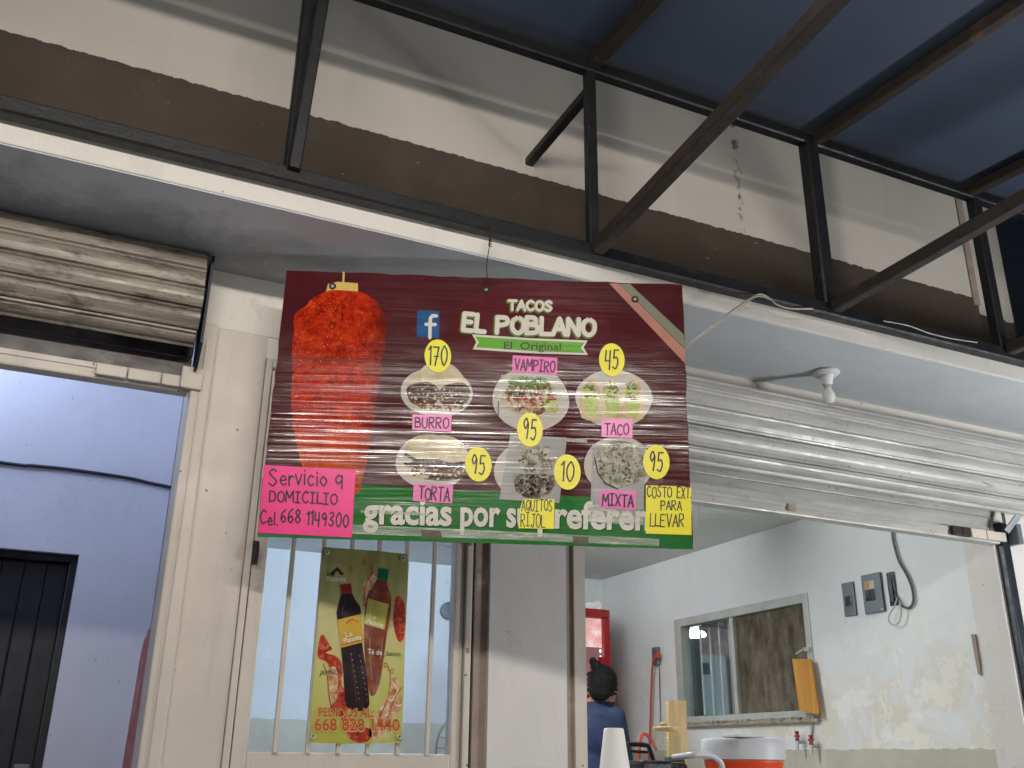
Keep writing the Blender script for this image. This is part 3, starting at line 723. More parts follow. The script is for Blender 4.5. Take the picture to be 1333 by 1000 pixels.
SM['onion'] = fluted('onion_print', (226, 196, 110))
SM['stripeg'] = fluted('grey_green_print', (136, 140, 122))
SM['striper'] = fluted('salmon_print', (190, 134, 118))
SM['glow'] = fluted('dull_red_print', (86, 29, 35))
SM['ring'] = fluted('dark_ring_print', (70, 32, 34))
SM['seam'] = fluted('brown_seam_print', (122, 62, 46))
SM['shadow'] = fluted('type_shadow_print', (26, 62, 26))
def meat(t):
    n = t.noise(30, 10, .78, None, .5)
    a = t.ramp(n, [(.30, lin((70, 12, 6))), (.42, lin((158, 30, 10))), (.52, lin((184, 46, 16))), (.62, lin((206, 76, 30))), (.74, lin((236, 146, 88)))])
    vv = t.mix(.10, t.tc.outputs['Object'], t.new('TexNoise').outputs[1])
    cr = t.ramp(t.vor(46, vv, 'DISTANCE_TO_EDGE'), [(0, 1.), (.09, 0.)])
    a = t.mix(t.math('MULTIPLY', cr, t.ramp(t.noise(16, 5), [(.45, 0.), (.58, .85)])), a, lin((64, 12, 6)))
    sp = t.ramp(t.noise(150, 3, .6), [(.66, 0.), (.72, .75)])
    a = t.mix(sp, a, lin((250, 206, 168)))
    x, z = t.sep(0), t.sep(2)
    a = t.mix(t.ramp(t.math('ADD', t.math('MULTIPLY', z, 1.), t.math('MULTIPLY', t.noise(8, 4), .25)), [(.25, .5), (.5, 0.)]), a, lin((214, 104, 48)))
    return t.mix(t.ramp(t.math('ADD', x, t.math('MULTIPLY', t.noise(14, 6), .10)), [(.30, 0.), (.36, .8)]), a, lin((78, 16, 10)))
SM['meat'] = fluted('spit_roast_print', None, .19, build=meat)
def food(name, stops, scale):
    return fluted(name, None, .19, build=lambda t: t.ramp(t.noise(scale, 8, .72, None, .8), [(p, lin(c)) for p, c in stops]))
SM['dark_food'] = food('dark_filling_print', [(.3, (34, 24, 20)), (.5, (70, 50, 38)), (.6, (120, 92, 70)), (.72, (196, 180, 158))], 55)
SM['bread'] = food('bread_print', [(.3, (176, 150, 112)), (.5, (206, 190, 156)), (.7, (226, 216, 192))], 16)
SM['mixed_food'] = food('meat_and_herb_print', [(.3, (84, 46, 36)), (.42, (176, 120, 92)), (.52, (206, 190, 168)), (.6, (128, 140, 70)), (.72, (212, 200, 176))], 60)
SM['herb'] = food('herb_print', [(.3, (54, 84, 34)), (.5, (104, 136, 60)), (.7, (176, 186, 128))], 60)
SM['guac'] = food('avocado_print', [(.3, (128, 140, 62)), (.5, (176, 190, 96)), (.7, (214, 218, 150))], 40)
SM['tortilla'] = food('tortilla_print', [(.3, (164, 120, 80)), (.5, (206, 184, 140)), (.7, (224, 210, 180))], 22)
SM['grey_food'] = food('grey_quesadilla_print', [(.3, (58, 52, 44)), (.42, (122, 116, 100)), (.55, (182, 178, 162)), (.7, (214, 210, 198))], 42)
SM['grey_dark'] = food('browned_quesadilla_print', [(.34, (40, 34, 28)), (.48, (96, 88, 74)), (.58, (176, 172, 156)), (.7, (206, 202, 190))], 46)
SM['greysheet'] = fluted('grey_sheet_print', (176, 172, 170))
def tapemat():
    t = NT('clear_tape'); out = t.n['Material Output']
    tr = t.new('BsdfTransparent'); t.set(Base_Color=lin((226, 226, 214)), Roughness=.22)
    t.bump(t.noise(1, 4, .6, t.coord((14, 1, 60))), .5, .006)
    mx = t.new('MixShader'); t.l.new(t.ramp(t.noise(1, 5, .65, t.coord((6, 1, 50))), [(.35, .10), (.75, .55)]), mx.inputs[0])
    t.l.new(tr.outputs[0], mx.inputs[1]); t.l.new(t.b.outputs[0], mx.inputs[2]); t.l.new(mx.outputs[0], out.inputs[0]); return t.m
SM['tape'] = tapemat()
PR = Print(SP, sign)
# panel with slightly nicked edges
def nicked(c, n=26, amp=.9):
    rg = random.Random(3); o = []
    for i in range(len(c)):
        a, b = c[i], c[(i+1) % len(c)]
        for k in range(n):
            t = k/n; j = rg.uniform(-amp, amp)*(0 if k == 0 else 1)
            o.append((a[0]+(b[0]-a[0])*t+(j if i % 2 else 0), a[1]+(b[1]-a[1])*t+(0 if i % 2 else j)))
    return o
CORN = [(373, 352), (888, 371), (902, 714), (335, 698)]
m = MB(); q = [SP(x, y) for x, y in nicked(CORN)]
m.prism(q, lambda u, v, d: (u, d, v), 0., .006); m.build('panel', SM['maroon'], sign, True)
PR.poly('green_band', [(341, 622), (460, 631), (560, 636), (700, 643), (899, 655), (901.6, 715.2), (600, 706.4), (335.2, 699.2)], SM['green'], .8)
PR.poly('corner_stripe', [(793, 369), (806, 369.5), (891.5, 455), (892.5, 474)], SM['striper'], .8)
PR.poly('corner_stripe', [(807, 370), (820, 370), (890.5, 436), (891.5, 454)], SM['stripeg'], .8)
# spit of meat
PR.poly('onion_print', [(423, 386), (427, 370), (440, 367), (466, 369), (466, 386)], SM['onion'], .9)
PR.strokes('stick_print', [[(447.5, 355), (447, 369)]], 2.6, SM['onion'], 1.0)
tro = [(418, 383), (432, 378), (455, 379), (472, 381), (486, 389), (494, 397), (502, 412), (504, 424), (501, 438), (502, 452), (496, 470), (497, 484), (493, 505), (489, 528), (488, 548), (482, 575), (478, 600), (472, 622), (468, 640), (455, 645), (420, 640), (398, 622), (391, 598), (385, 575), (381, 548), (379, 515), (381, 482), (380, 455), (383, 430), (382, 416), (388, 405), (398, 399), (405, 390)]
PR.poly('spit_roast_print', csm(tro, 3), SM['meat'], 1.2)
# logo
PR.poly('red_glow_print', ell(690, 428, 104, 62, 36), SM['glow'], .6)
fb = PR.poly('logo_square', [(543, 404.5), (572, 405.5), (571.5, 440), (542.5, 439)], SM['fb'], 1.0)
PR.strokes('letter', [[(568, 411.5), (563, 411.5), (560.5, 414.5), (560, 420), (559.6, 440)], [(554.5, 422.5), (566.5, 422.8)]], 4.4, SM['white'], 1.4, fb)
for body, a, b, c, d, h, wt in (('TACOS', 662, 403.5, 719, 405, 12, 3.6), ('EL', 603, 429.5, 630, 432, 21, 6.2), ('POBLANO', 647, 433, 774, 437, 20.5, 5.9)):
    off = 1.1
    PR.strokes('lettering_shade', glyph_strokes(body, a-off, b+off, c-off, d+off, h, .02), wt+1.5, SM['olive'], 1.0)
    PR.strokes('lettering', glyph_strokes(body, a, b, c, d, h, .02), wt, SM['white'], 1.7)
rib = PR.poly('ribbon_border', [(614.5, 435.5), (690, 440.5), (765, 443.5), (759.5, 452.5), (765.5, 462.5), (690, 460), (615.5, 455), (620, 445.5)], SM['white'], 1.0)
PR.poly('ribbon', [(618.5, 438.5), (690, 443.2), (761, 446.3), (756, 452.8), (761, 459.8), (690, 457.2), (619.5, 452.3), (623.5, 446)], SM['lime'], 1.5, rib)
PR.text('lettering', 'El  Original', 656, 454.5, 730, 456.5, 13.5, SM['ink'], 1.9, rib, .008)
# plates
for (cx, cy, rx, ry, s) in ((568.5, 511, 47, 32, 1), (691, 520, 50, 42, 2), (799, 519, 49.5, 38, 3), (562, 602, 47, 36, 4), (689, 614, 46, 38, 5), (805, 606, 45, 38, 6)):
    PR.poly('plate_print', ell(cx, cy, rx, ry, 36, .05, .012, s), SM['plate'], 1.0)
for cx, cy, rx in ((622, 547, 21), (741, 549, 17), (860, 546, 18)):
    PR.strokes('ring_print', [[(cx+rx*math.cos(a), cy+24*math.sin(a)) for a in np.linspace(-2.6+cx % 1, 2.4, 22)]], 3, SM['ring'], .95)
    PR.strokes('ring_print', [[(cx-rx-3, cy-22), (cx-rx-2, cy+18)], [(cx+rx+6, cy-24), (cx+rx+5, cy+10)]], 1.6, SM['ring'], .97)
def scatter(cx, cy, rx, ry, n, size, mat, layer, seed):
    rg = random.Random(seed); m = MB()
    for k in range(n):
        a, q = rg.uniform(0, 6.283), math.sqrt(rg.random()); x, y = cx+rx*q*math.cos(a), cy+ry*q*math.sin(a); r = size*rg.uniform(.5, 1.3)
        pts = [PR.to(*p) for p in ell(x, y, r*rg.uniform(.8, 2.), r, 7, rg.uniform(0, 3.1), .1, k)]
        m.add([(u, -layer*.001-k*.00002, v) for u, v in pts], [tuple(range(7))])
    o = m.build('food_bits_print', SM[mat], sign, True); o['kind'] = 'stuff'; return o
for nm, c in (('bit_dark', (44, 26, 20)), ('bit_brown', (122, 72, 46)), ('bit_pale', (214, 200, 176)), ('bit_green', (84, 116, 50)), ('bit_red', (168, 66, 44)), ('bit_grey', (96, 90, 78)), ('bit_lime', (190, 204, 112))): SM[nm] = fluted(nm+'_print', c)
for cx in (551, 592):
    scatter(cx, 514, 19, 13, 34, 1.8, 'bit_brown', 1.9, cx); scatter(cx, 515, 19, 14, 26, 1.2, 'bit_pale', 2.2, cx+1); scatter(cx, 512, 15, 10, 20, 2.4, 'bit_dark', 2.5, cx+2)
scatter(569, 530, 36, 4, 40, 1.3, 'bit_brown', 2.0, 3); scatter(569, 531, 38, 4, 26, 1.2, 'bit_pale', 2.3, 4)
scatter(690, 520, 33, 20, 44, 2.2, 'bit_brown', 1.9, 5); scatter(690, 521, 34, 20, 40, 1.8, 'bit_pale', 2.2, 6); scatter(690, 514, 32, 16, 34, 1.8, 'bit_red', 2.5, 7); scatter(688, 504, 30, 12, 60, 1.7, 'bit_green', 2.8, 8); scatter(672, 512, 14, 8, 18, 1.8, 'bit_dark', 3.0, 9)
for cx in (769, 797, 824):
    scatter(cx-1, 524, 9, 19, 26, 1.6, 'bit_lime', 2.0, cx); scatter(cx-1, 510, 8, 10, 16, 1.5, 'bit_brown', 2.3, cx+1); scatter(cx-2, 503, 7, 5, 14, 1.3, 'bit_green', 2.6, cx+2)
scatter(570, 613, 38, 10, 46, 1.9, 'bit_brown', 2.0, 21); scatter(572, 614, 36, 10, 34, 1.7, 'bit_pale', 2.3, 22); scatter(566, 606, 40, 5, 26, 2.0, 'bit_dark', 2.5, 23)
PR.strokes('crust_line_print', [[(528, 592), (545, 601), (566, 606), (590, 605), (608, 601)]], 3.4, SM['bit_dark'], 2.7)
scatter(808, 604, 31, 26, 40, 1.5, 'bit_grey', 1.9, 31); scatter(800, 600, 28, 22, 26, 1.2, 'bit_pale', 2.2, 32); scatter(694, 632, 22, 12, 30, 1.9, 'bit_dark', 2.4, 33); scatter(696, 600, 20, 14, 26, 1.3, 'bit_grey', 2.4, 34)
PR.strokes('shade_line_print', [[(774, 596), (778, 616), (788, 630), (804, 637)]], 1.7, SM['bit_dark'], 2.4)
# burrito halves
PR.poly('tortilla_print', csm([(533, 502), (545, 485), (556, 475), (569, 480), (570, 500), (552, 503)], 3), SM['bread'], 1.3)
PR.poly('tortilla_print', csm([(571, 480), (586, 474), (600, 486), (610, 504), (590, 506), (572, 501)], 3), SM['bread'], 1.3)
PR.poly('filling_print', ell(551, 513, 22, 16, 24, .1, .05, 11), SM['dark_food'], 1.6)
PR.poly('filling_print', ell(592, 514, 21, 16, 24, -.1, .05, 12), SM['dark_food'], 1.7)
# vampiro
PR.poly('filling_print', ell(690, 519, 36, 23, 30, 0, .07, 13), SM['mixed_food'], 1.4)
PR.poly('herb_print', ell(689, 498, 26, 9, 26, .05, .12, 14), SM['herb'], 1.7)
PR.poly('garnish_print', ell(716, 528, 12, 9, 20, .3, .08, 15), SM['guac'], 1.8)
# tacos
for cx, s in ((769, 21), (797, 22), (824, 23)):
    PR.poly('tortilla_print', csm([(cx-12, 544), (cx-14, 515), (cx-8, 500), (cx+4, 494), (cx+12, 510), (cx+15, 530), (cx+12, 546)], 3), SM['tortilla'], 1.2+.1*(s-20))
    PR.poly('filling_print', ell(cx-1, 522, 9, 22, 22, -.12, .06, s), SM['guac'], 1.7)
# torta
PR.poly('bread_print', csm([(526, 588), (531, 576), (545, 567), (564, 569), (567, 580), (566, 602), (548, 600), (530, 592)], 3), SM['bread'], 1.3)
PR.poly('bread_print', csm([(569, 570), (585, 568), (601, 576), (609, 590), (606, 602), (588, 602), (568, 601)], 3), SM['bread'], 1.3)
PR.poly('filling_print', ell(566, 612, 40, 14, 30, .08, .06, 31), SM['dark_food'], 1.6)
PR.poly('bread_print', ell(540, 615, 18, 7, 20, .35, .05, 33), SM['bread'], 1.9)
# stacked quesadilla on a grey taped sheet
PR.poly('patch_sheet', [(664, 566), (738, 570), (728, 655), (650, 650)], SM['greysheet'], 1.2)
PR.poly('quesadilla_print', [(673, 581), (716, 581), (714, 596), (704, 601), (680, 600), (675, 594)], SM['grey_food'], 1.5)
PR.poly('quesadilla_print', [(673, 597), (723, 598), (721, 610), (710, 617), (690, 618), (677, 611)], SM['grey_food'], 1.8)
PR.poly('quesadilla_print', [(666.5, 617), (721, 618), (722, 632), (715, 643), (700, 650), (683, 648), (671, 639)], SM['grey_dark'], 2.1)
# mixta on a grey taped sheet
PR.poly('patch_sheet', [(771, 578), (840, 580), (838, 662), (769, 658)], SM['greysheet'], 1.2)
PR.poly('quesadilla_print', ell(808, 605, 36, 31, 30, .1, .04, 41), SM['grey_food'], 1.6)
# thank-you line
for body, a, b in (('gracias', 472.5, 588), ('por', 599, 651), ('su', 659, 688), ('preferencia', 700, 893)):
    for off, mt, ly, bd in ((1.6, 'shadow', 1.2, .034), (0, 'white', 1.6, .03)):
        y = lambda x: 681+(x-472)*.0235
        PR.text('lettering_shade' if off else 'lettering', body, a+off*.7, y(a)+off*.7, b+off*.7, y(b)+off*.7, 49, SM[mt], ly, None, bd)
# tape strips
PR.poly('tape', [(455, 683), (640, 691), (858, 702), (858, 711), (640, 702), (455, 695)], SM['tape'], 2.2)
PR.poly('tape', [(470, 664), (560, 668), (560, 672), (470, 668)], SM['tape'], 2.2)
PR.poly('tape', [(765, 657), (838, 661), (838, 684), (765, 680)], SM['tape'], 2.25)
PR.poly('tape', [(652, 488), (726, 489), (725, 496), (652, 495)], SM['tape'], 2.2)
PR.poly('tape', [(737, 571), (764, 573), (764, 577), (737, 575)], SM['tape'], 2.2)
PR.poly('seam_print', [(381, 465.5), (486, 469.5), (486, 471.8), (381, 467.8)], SM['seam'], 1.7)
SM['darktape'] = simple('grubby_tape_end', (84, 80, 52), .5, 0, .4, 40)
PR.poly('tape_end', [(548, 690), (574, 691.5), (576, 702), (550, 701)], SM['darktape'], 2.4)
PR.poly('tape_end', [(746, 698.5), (766, 699.5), (766, 710), (746, 709)], SM['darktape'], 2.4)
# price discs
for cx, cy, rx, ry, txt in ((570, 464, 17.3, 21.5, '170'), (796.3, 469, 16.6, 21.5, '45'), (689.7, 560, 16.7, 22.3, '95'), (622.8, 605, 17.2, 22.6, '95'), (738.5, 615, 17.3, 23, '10'), (854.2, 602, 17.2, 22.4, '95')):
    d = PR.poly('price_disc', ell(cx, cy, rx, ry, 30, -.06), SM['yellow'], 3.2, None, .0012)
    w = 12.5 if len(txt) > 2 else 9
    PR.strokes('lettering', glyph_strokes(txt, cx-w, cy+11.5, cx+w, cy+12.5, 25, .06), 2.0, SM['ink'], 3.8, d)
# name cards
def card(name, c, mat, lines, w, ink='ink', layer=3.0):
    d = PR.poly(name, c, SM[mat], layer, None, .0012)
    for k, (txt, x0, y0, x1, y1, h) in enumerate(lines):
        PR.strokes('lettering', glyph_strokes(txt, x0, y0, x1, y1, h, .07), w, SM[ink], layer+.6, d)
    return d
card('name_card', [(667.5, 463), (725.5, 466.5), (725, 488.5), (666.5, 484.5)], 'pink2', [('VAMPIRO', 670, 482, 722, 485, 14)], 2.0, 'inkm')
card('name_card', [(537, 540), (588, 541), (587, 562.5), (536.5, 560)], 'pink2', [('BURRO', 540.5, 556.5, 584, 558.5, 13.5)], 1.9, 'inkm')
card('name_card', [(538.5, 629.5), (590, 632), (588.5, 656), (537.5, 652.5)], 'pink2', [('TORTA', 545, 650.5, 585, 653, 17)], 2.0)
card('name_card', [(783, 545.5), (823.5, 546.5), (823, 571), (783, 569)], 'pink2', [('TACO', 787, 566, 818, 567, 14)], 1.9, 'inkm')
card('name_card', [(781, 638), (828, 640), (827, 664.5), (780, 661)], 'pink2', [('MIXTA', 784, 659, 824, 660, 15)], 2.2)
card('service_card', [(343.5, 605.5), (463, 612.5), (458, 700), (336.5, 694)], 'pink', [('Servicio', 350, 632, 425, 633, 21), ('q', 437, 632, 446, 632, 19), ('DOMICILIO', 351, 653, 439, 657, 14), ('Cel.', 339, 683, 361, 684, 17), ('668', 366, 681, 392, 682, 17), ('1149300', 399, 684, 454, 688, 18)], 2.1, layer=2.8)
card('bean_taco_card', [(681, 650), (721.5, 650.5), (721, 689), (675, 688), (676.5, 664)], 'yellow', [('AQUITOS', 679, 665, 719, 666, 14.5), ('RIJOL', 678, 685.5, 709, 686, 17)], 1.3, layer=3.2)
card('extra_cost_card', [(840.5, 632), (899.5, 634), (900, 697), (840.5, 695)], 'yellow', [('COSTO', 842, 648, 874, 648.5, 14), ('EXT.', 881, 648.5, 899, 649, 14), ('PARA', 860, 664.5, 887, 665, 11.5), ('LLEVAR', 846, 685, 890, 687, 16.5)], 1.5, layer=3.2)
# grommets and hanging wire
for x, y in ((633, 377.5), (433, 373), (826.5, 390)):
    u, v = SP(x, y); m = MB(); m.tube([(u+.008*math.cos(a), -.002, v+.008*math.sin(a)) for a in np.linspace(0, 6.283, 17)[:-1]], .0032, 8, True); gm_ = m.build('grommet', MT['wire'], sign, True)
    m = MB(); m.prism(ell(u, v, .0055, .0055, 14), lambda p, q, d: (p, d, q), -.0024, -.0012); m.build('hole', MT['palecable'], gm_, True)
u, v = SP(633, 378)
Mi = wm(sign).inverted(); top = Mi @ Vector((1.028, YT-.028, 2.735))
m = MB(); m.tube(spline([(u, -.010, v), (u+.002, -.014, v+.03), (u, -.006, v+.09), (top.x+.002, top.y, top.z-.03), tuple(top)], 5), .0016, 6)
m.tube([(top.x-.004, top.y, top.z-.075), (top.x, top.y-.004, top.z-.03), (top.x+.010, top.y, top.z+.012)], .0026, 6)
m.tube([(top.x+.004*math.cos(a), top.y+.004*math.sin(a), top.z-.075+.008*a/6.28) for a in np.linspace(0, 30, 40)], .0016, 5)
m.build('hanging_wire', MT['wire'], sign, True)

# ================================================================== drinks poster on the door bars
YP = 2.896
def PP(x, y): p = onY(x, y, YP); return (float(p[0]-.71), float(p[2]-1.24))
post = empty('drinks_poster', (.71, YP, 1.24), 'green vinyl drinks poster with two bottles tied to the door bars', 'poster')
def vinyl(name, col, build=None):
    t = NT(name)
    if build: a = build(t)
    else:
        c = lin(col); a = t.mix(t.ramp(t.noise(16, 5), [(.3, 0.), (.7, 1.)]), tuple(v*.85 for v in c[:3])+(1,), c)
    t.set(Base_Color=a, Roughness=.28)
    t.bump(t.math('ADD', t.noise(1, 2, .4, t.coord((9, 1, 1.6))), t.math('MULTIPLY', t.noise(1, 2, .5, t.coord((3, 1, 7))), .35)), .9, .03); return t.m
def pbg(t):
    z = t.sep(2); x = t.sep(0)
    a = t.ramp(t.math('ADD', z, t.math('MULTIPLY', t.noise(5, 4), .2)), [(.08, lin((172, 170, 66))), (.3, lin((196, 192, 116))), (.42, lin((196, 188, 132))), (.62, lin((142, 144, 88)))])
    return t.mix(t.ramp(t.noise(7, 4, .5), [(.56, 0.), (.72, .6)]), a, lin((206, 204, 160)))
VM = {'bg': vinyl('poster_print', None, pbg), 'dark': vinyl('dark_drink_print', (32, 16, 22)), 'tea': vinyl('tea_print', None, lambda t: t.ramp(t.noise(24, 5, .6), [(.35, lin((98, 46, 30))), (.55, lin((132, 68, 44))), (.7, lin((172, 104, 72)))])), 'shine': vinyl('bottle_shine_print', (150, 118, 96)), 'sheend': vinyl('dark_bottle_shine_print', (74, 50, 54)), 'red': vinyl('red_cap_print', (164, 34, 30)),
      'green': vinyl('green_cap_print', (20, 128, 78)), 'label': vinyl('label_print', (208, 166, 60)), 'pale': vinyl('pale_label_print', (196, 188, 90)), 'splash': vinyl('splash_print', None, lambda t: t.ramp(t.noise(38, 6, .6, None, 1.5), [(.34, lin((128, 26, 20))), (.5, lin((176, 58, 40))), (.62, lin((206, 108, 76))), (.74, lin((232, 190, 150)))])),
      'splashp': vinyl('pale_splash_print', None, lambda t: t.ramp(t.noise(34, 6, .6, None, 1.6), [(.36, lin((160, 92, 60))), (.5, lin((200, 158, 116))), (.66, lin((226, 212, 172)))])), 'white': vinyl('white_type_print', (232, 228, 214)), 'ink': vinyl('dark_type_print', (44, 40, 34)), 'orange': vinyl('orange_type_print', (196, 86, 44)), 'cream': vinyl('cream_type_print', (226, 196, 130))}
PQ = Print(PP, post)
m = MB(); m.prism([PP(*p) for p in ((420, 712), (452, 714.5), (490, 717), (531, 721.5), (530, 770), (527, 850), (525, 920), (522.5, 967), (480, 968.5), (440, 968), (402.5, 967), (407, 900), (413, 820), (417, 760))], lambda u, v, d: (u, d, v), 0., .0012)
m.build('sheet', VM['bg'], post, True)
# splashes
PQ.poly('splash_print', csm([(415, 836), (420, 826), (428, 838), (432, 846), (424, 850), (440, 856), (446, 872), (444, 890), (452, 905), (452, 930), (470, 945), (484, 950), (480, 964), (466, 967), (452, 958), (444, 935), (430, 925), (436, 905), (432, 880), (425, 862), (414, 856)]), VM['splash'], .6)
PQ.poly('splash_print', csm([(428, 872), (436, 868), (440, 884), (438, 910), (432, 915), (428, 890)]), VM['splashp'], .9)
PQ.poly('splash_print', csm([(480, 955), (490, 930), (505, 905), (512, 880), (520, 890), (516, 912), (524, 905), (523, 922), (510, 935), (498, 955), (488, 962)]), VM['splashp'], .6)
PQ.poly('splash_print', csm([(474, 790), (472, 765), (480, 750), (493, 744), (500, 752), (492, 770), (482, 784)]), VM['splashp'], .5)
PQ.poly('splash_print', csm([(514, 782), (520, 776), (527, 790), (526, 830), (518, 834), (512, 810)]), VM['splash'], .6)
for k, (x, y) in enumerate(((484, 737), (502, 866), (510, 874), (506, 815), (456, 742), (474, 732))):
    PQ.strokes('droplet_print', [ell(x, y, 2.2, 3, 10)+[(x+2.2, y)]], .8, VM['splash'], .8)
# tea bottle, behind
tea = PQ.poly('bottle_print', csm([(493, 752), (502, 753), (505, 765), (509, 778), (508, 800), (503, 830), (499, 860), (494, 890), (488, 904), (482, 904), (477, 880), (474, 840), (474, 810), (478, 775), (485, 764)], 3), VM['tea'], 1.0)
PQ.poly('cap_print', [(492.5, 739), (506, 741), (504.5, 756), (490.5, 753.5)], VM['green'], 1.3, tea)
PQ.poly('label_print', [(479, 779), (506, 787), (500, 820), (474, 812)], VM['pale'], 1.4, tea)
PQ.text('lettering', 'La', 480, 804, 489, 806.5, 8, VM['white'], 1.8, tea, .012)
PQ.text('lettering', 'Platanita', 477, 811, 498, 817, 8, VM['white'], 1.8, tea, .012)
# dark bottle, in front
dk = PQ.poly('bottle_print', csm([(446, 772), (457, 772), (463, 782), (468.5, 790), (470, 802), (471, 835), (476, 870), (480, 905), (479.5, 920), (466, 926), (451, 920), (447, 880), (443.5, 840), (439, 805), (438, 797), (442, 783)], 3), VM['dark'], 1.6)
PQ.poly('cap_print', [(442.5, 761), (456.5, 759.5), (458.5, 772), (444.5, 774)], VM['red'], 1.9, dk)
PQ.poly('label_print', [(439, 807), (469.5, 799.5), (473, 836), (444, 843.5)], VM['label'], 2.0, dk)
PQ.strokes('stamp_print', [ell(447, 817, 4.5, 6, 14)+[(451.5, 817)]], 1, VM['pale'], 2.4, dk)
PQ.text('lettering', 'La', 450, 829.5, 459, 827.5, 9, VM['white'], 2.5, dk, .012)
PQ.text('lettering', 'Platanita', 448, 837.5, 471, 832.5, 9.5, VM['white'], 2.5, dk, .012)
m = MB()
for k in range(9):
    for s in (0, 1):
        x = 457+s*11+k*1.3; y = 852+k*7.2+s*2; u, v = PP(x, y); m.add([(u-.0012, -.0024, v-.0016), (u+.0012, -.0024, v-.0016), (u+.0012, -.0024, v+.0016), (u-.0012, -.0024, v+.0016)], [(0, 1, 2, 3)])
m.build('dimple_print', VM['splashp'], dk, True)
PQ.strokes('shine_print', [[(449, 782), (446, 792), (445, 800)], [(456, 850), (461, 885), (464, 912)]], 1.6, VM['sheend'], 2.3, dk)
PQ.strokes('shine_print', [[(489, 768), (485, 777)], [(481, 830), (482, 860), (484, 885)], [(498, 830), (495, 858)]], 1.6, VM['shine'], 1.7, tea)
PQ.strokes('cap_ridge_print', [[(446+2.6*k, 762-.3*k), (447+2.6*k, 771-.2*k)] for k in range(5)], .6, VM['dark'], 2.4, dk)
PQ.strokes('cap_ridge_print', [[(494.5+2.4*k, 741+.3*k), (493.5+2.4*k, 752+.3*k)] for k in range(5)], .6, VM['dark'], 1.8, tea)
PQ.strokes('label_line_print', [[(444, 840), (472.5, 832.5)], [(450, 812), (458, 806), (466, 810)]], 1.2, VM['splash'], 2.4, dk)
for q in ([(486, 958), (496, 930), (506, 905), (508, 880), (505, 868)], [(500, 950), (508, 925), (516, 905), (523, 895)], [(432, 925), (428, 905), (426, 880), (421, 865)], [(448, 930), (446, 905), (452, 892)], [(476, 790), (474, 772), (478, 756), (484, 748), (484, 740)]): PQ.strokes('splash_line_print', [[tuple(p) for p in spline(q, 5)]], 1.1, VM['splash'], 1.2)
# logo and type
PQ.poly('roof_logo', [(428, 748), (439, 738), (448, 748), (444, 749), (439, 743), (433, 749)], VM['ink'], .8)
PQ.text('lettering', 'La', 426, 750, 436, 750.5, 7, VM['ink'], .8, None, .0)
PQ.text('lettering', 'Platanita', 425, 756.5, 450, 757, 8.5, VM['white'], .9, None, .01)
PQ.text('lettering', 'Té de', 478, 851, 497, 853, 9.5, VM['white'], 1.9, None, .01)
PQ.text('lettering', 'Jazmín', 500, 853, 521, 855, 9, VM['ink'], 1.9, None, .0, .3)
PQ.text('lettering', 'JAMAICA', 415, 879.5, 444, 878, 9.5, VM['ink'], 1.5, None, .0, .3)
for body, a, b, y, h in (('PEDIDOS AL:', 414, 486, 933, 17), ('668 828 1440', 409, 520, 951, 22)):
    PQ.text('lettering_shade', body, a-.8, y+.8, b+.8, y+1.4, h*1.02, VM['cream'], 3.2, None, .045)
    PQ.text('lettering', body, a, y, b, y+.6, h, VM['orange'], 3.6, None, .014)
for x, y in ((425, 719), (524, 727), (407, 959), (519, 960)):
    u, v = PP(x, y); m = MB(); m.tube([(u+.006*math.cos(a), -.003, v+.006*math.sin(a)) for a in np.linspace(0, 6.28, 14)[:-1]], .0022, 6, True); m.build('grommet', MT['alu'], post, True)

# ================================================================== soffit bulb and cables
bp = onZ(1075, 484, ZS-.0042)
t = empty('soffit_bulb', tuple(bp), 'unlit round bulb in a white porcelain holder under the slab', 'bulb')
m = MB(); m.lathe([(.052, -.001), (.054, -.008), (.046, -.016), (.03, -.02), (.024, -.034), (.021, -.05), (.018, -.056)], (0, 0, 0), 24); m.build('holder', MT['white_plastic'], t, True)
m = MB(); m.lathe([(.0135, -.054), (.0145, -.066), (.0135, -.072)], (0, 0, 0), 16); m.build('screw_base', MT['onion'] if 'onion' in MT else MT['alu'], t, True)
m = MB(); m.lathe([(.0125, -.071), (.016, -.08), (.0235, -.094), (.026, -.106), (.024, -.119), (.016, -.129), (.003, -.133)], (0, 0, 0), 20); m.build('globe', MT['white_plastic'], t, True)
YC = YT-.03
def pxpath(pts, Y): return [onY(x, y, Y) for x, y in pts]
m = MB(); m.tube(spline([onY(880, 458, 2.39)]+pxpath([(905, 440), (935, 418), (962, 398), (985, 384), (998, 386), (1012, 397), (1030, 402), (1058, 402)], YC-.004), 5), .0028, 6)
m.tube(spline([onY(880, 462, 2.39)]+pxpath([(905, 443), (938, 419), (964, 401), (985, 386), (1004, 390)], YC-.012), 5), .0022, 6)
solo('white_cable', m, MT['palecable'], 'pale looped cable running from behind the menu board to the truss', 'cable', base=onY(985, 384, YC))
m = MB(); m.tube(spline(pxpath([(1150, 418), (1182, 424), (1210, 434), (1240, 441), (1272, 446)], YC-.002), 5), .0024, 6)
solo('thin_cable', m, MT['palecable'], 'thin pale cable lying along the bottom chord of the truss', 'cable', base=onY(1150, 418, YC))

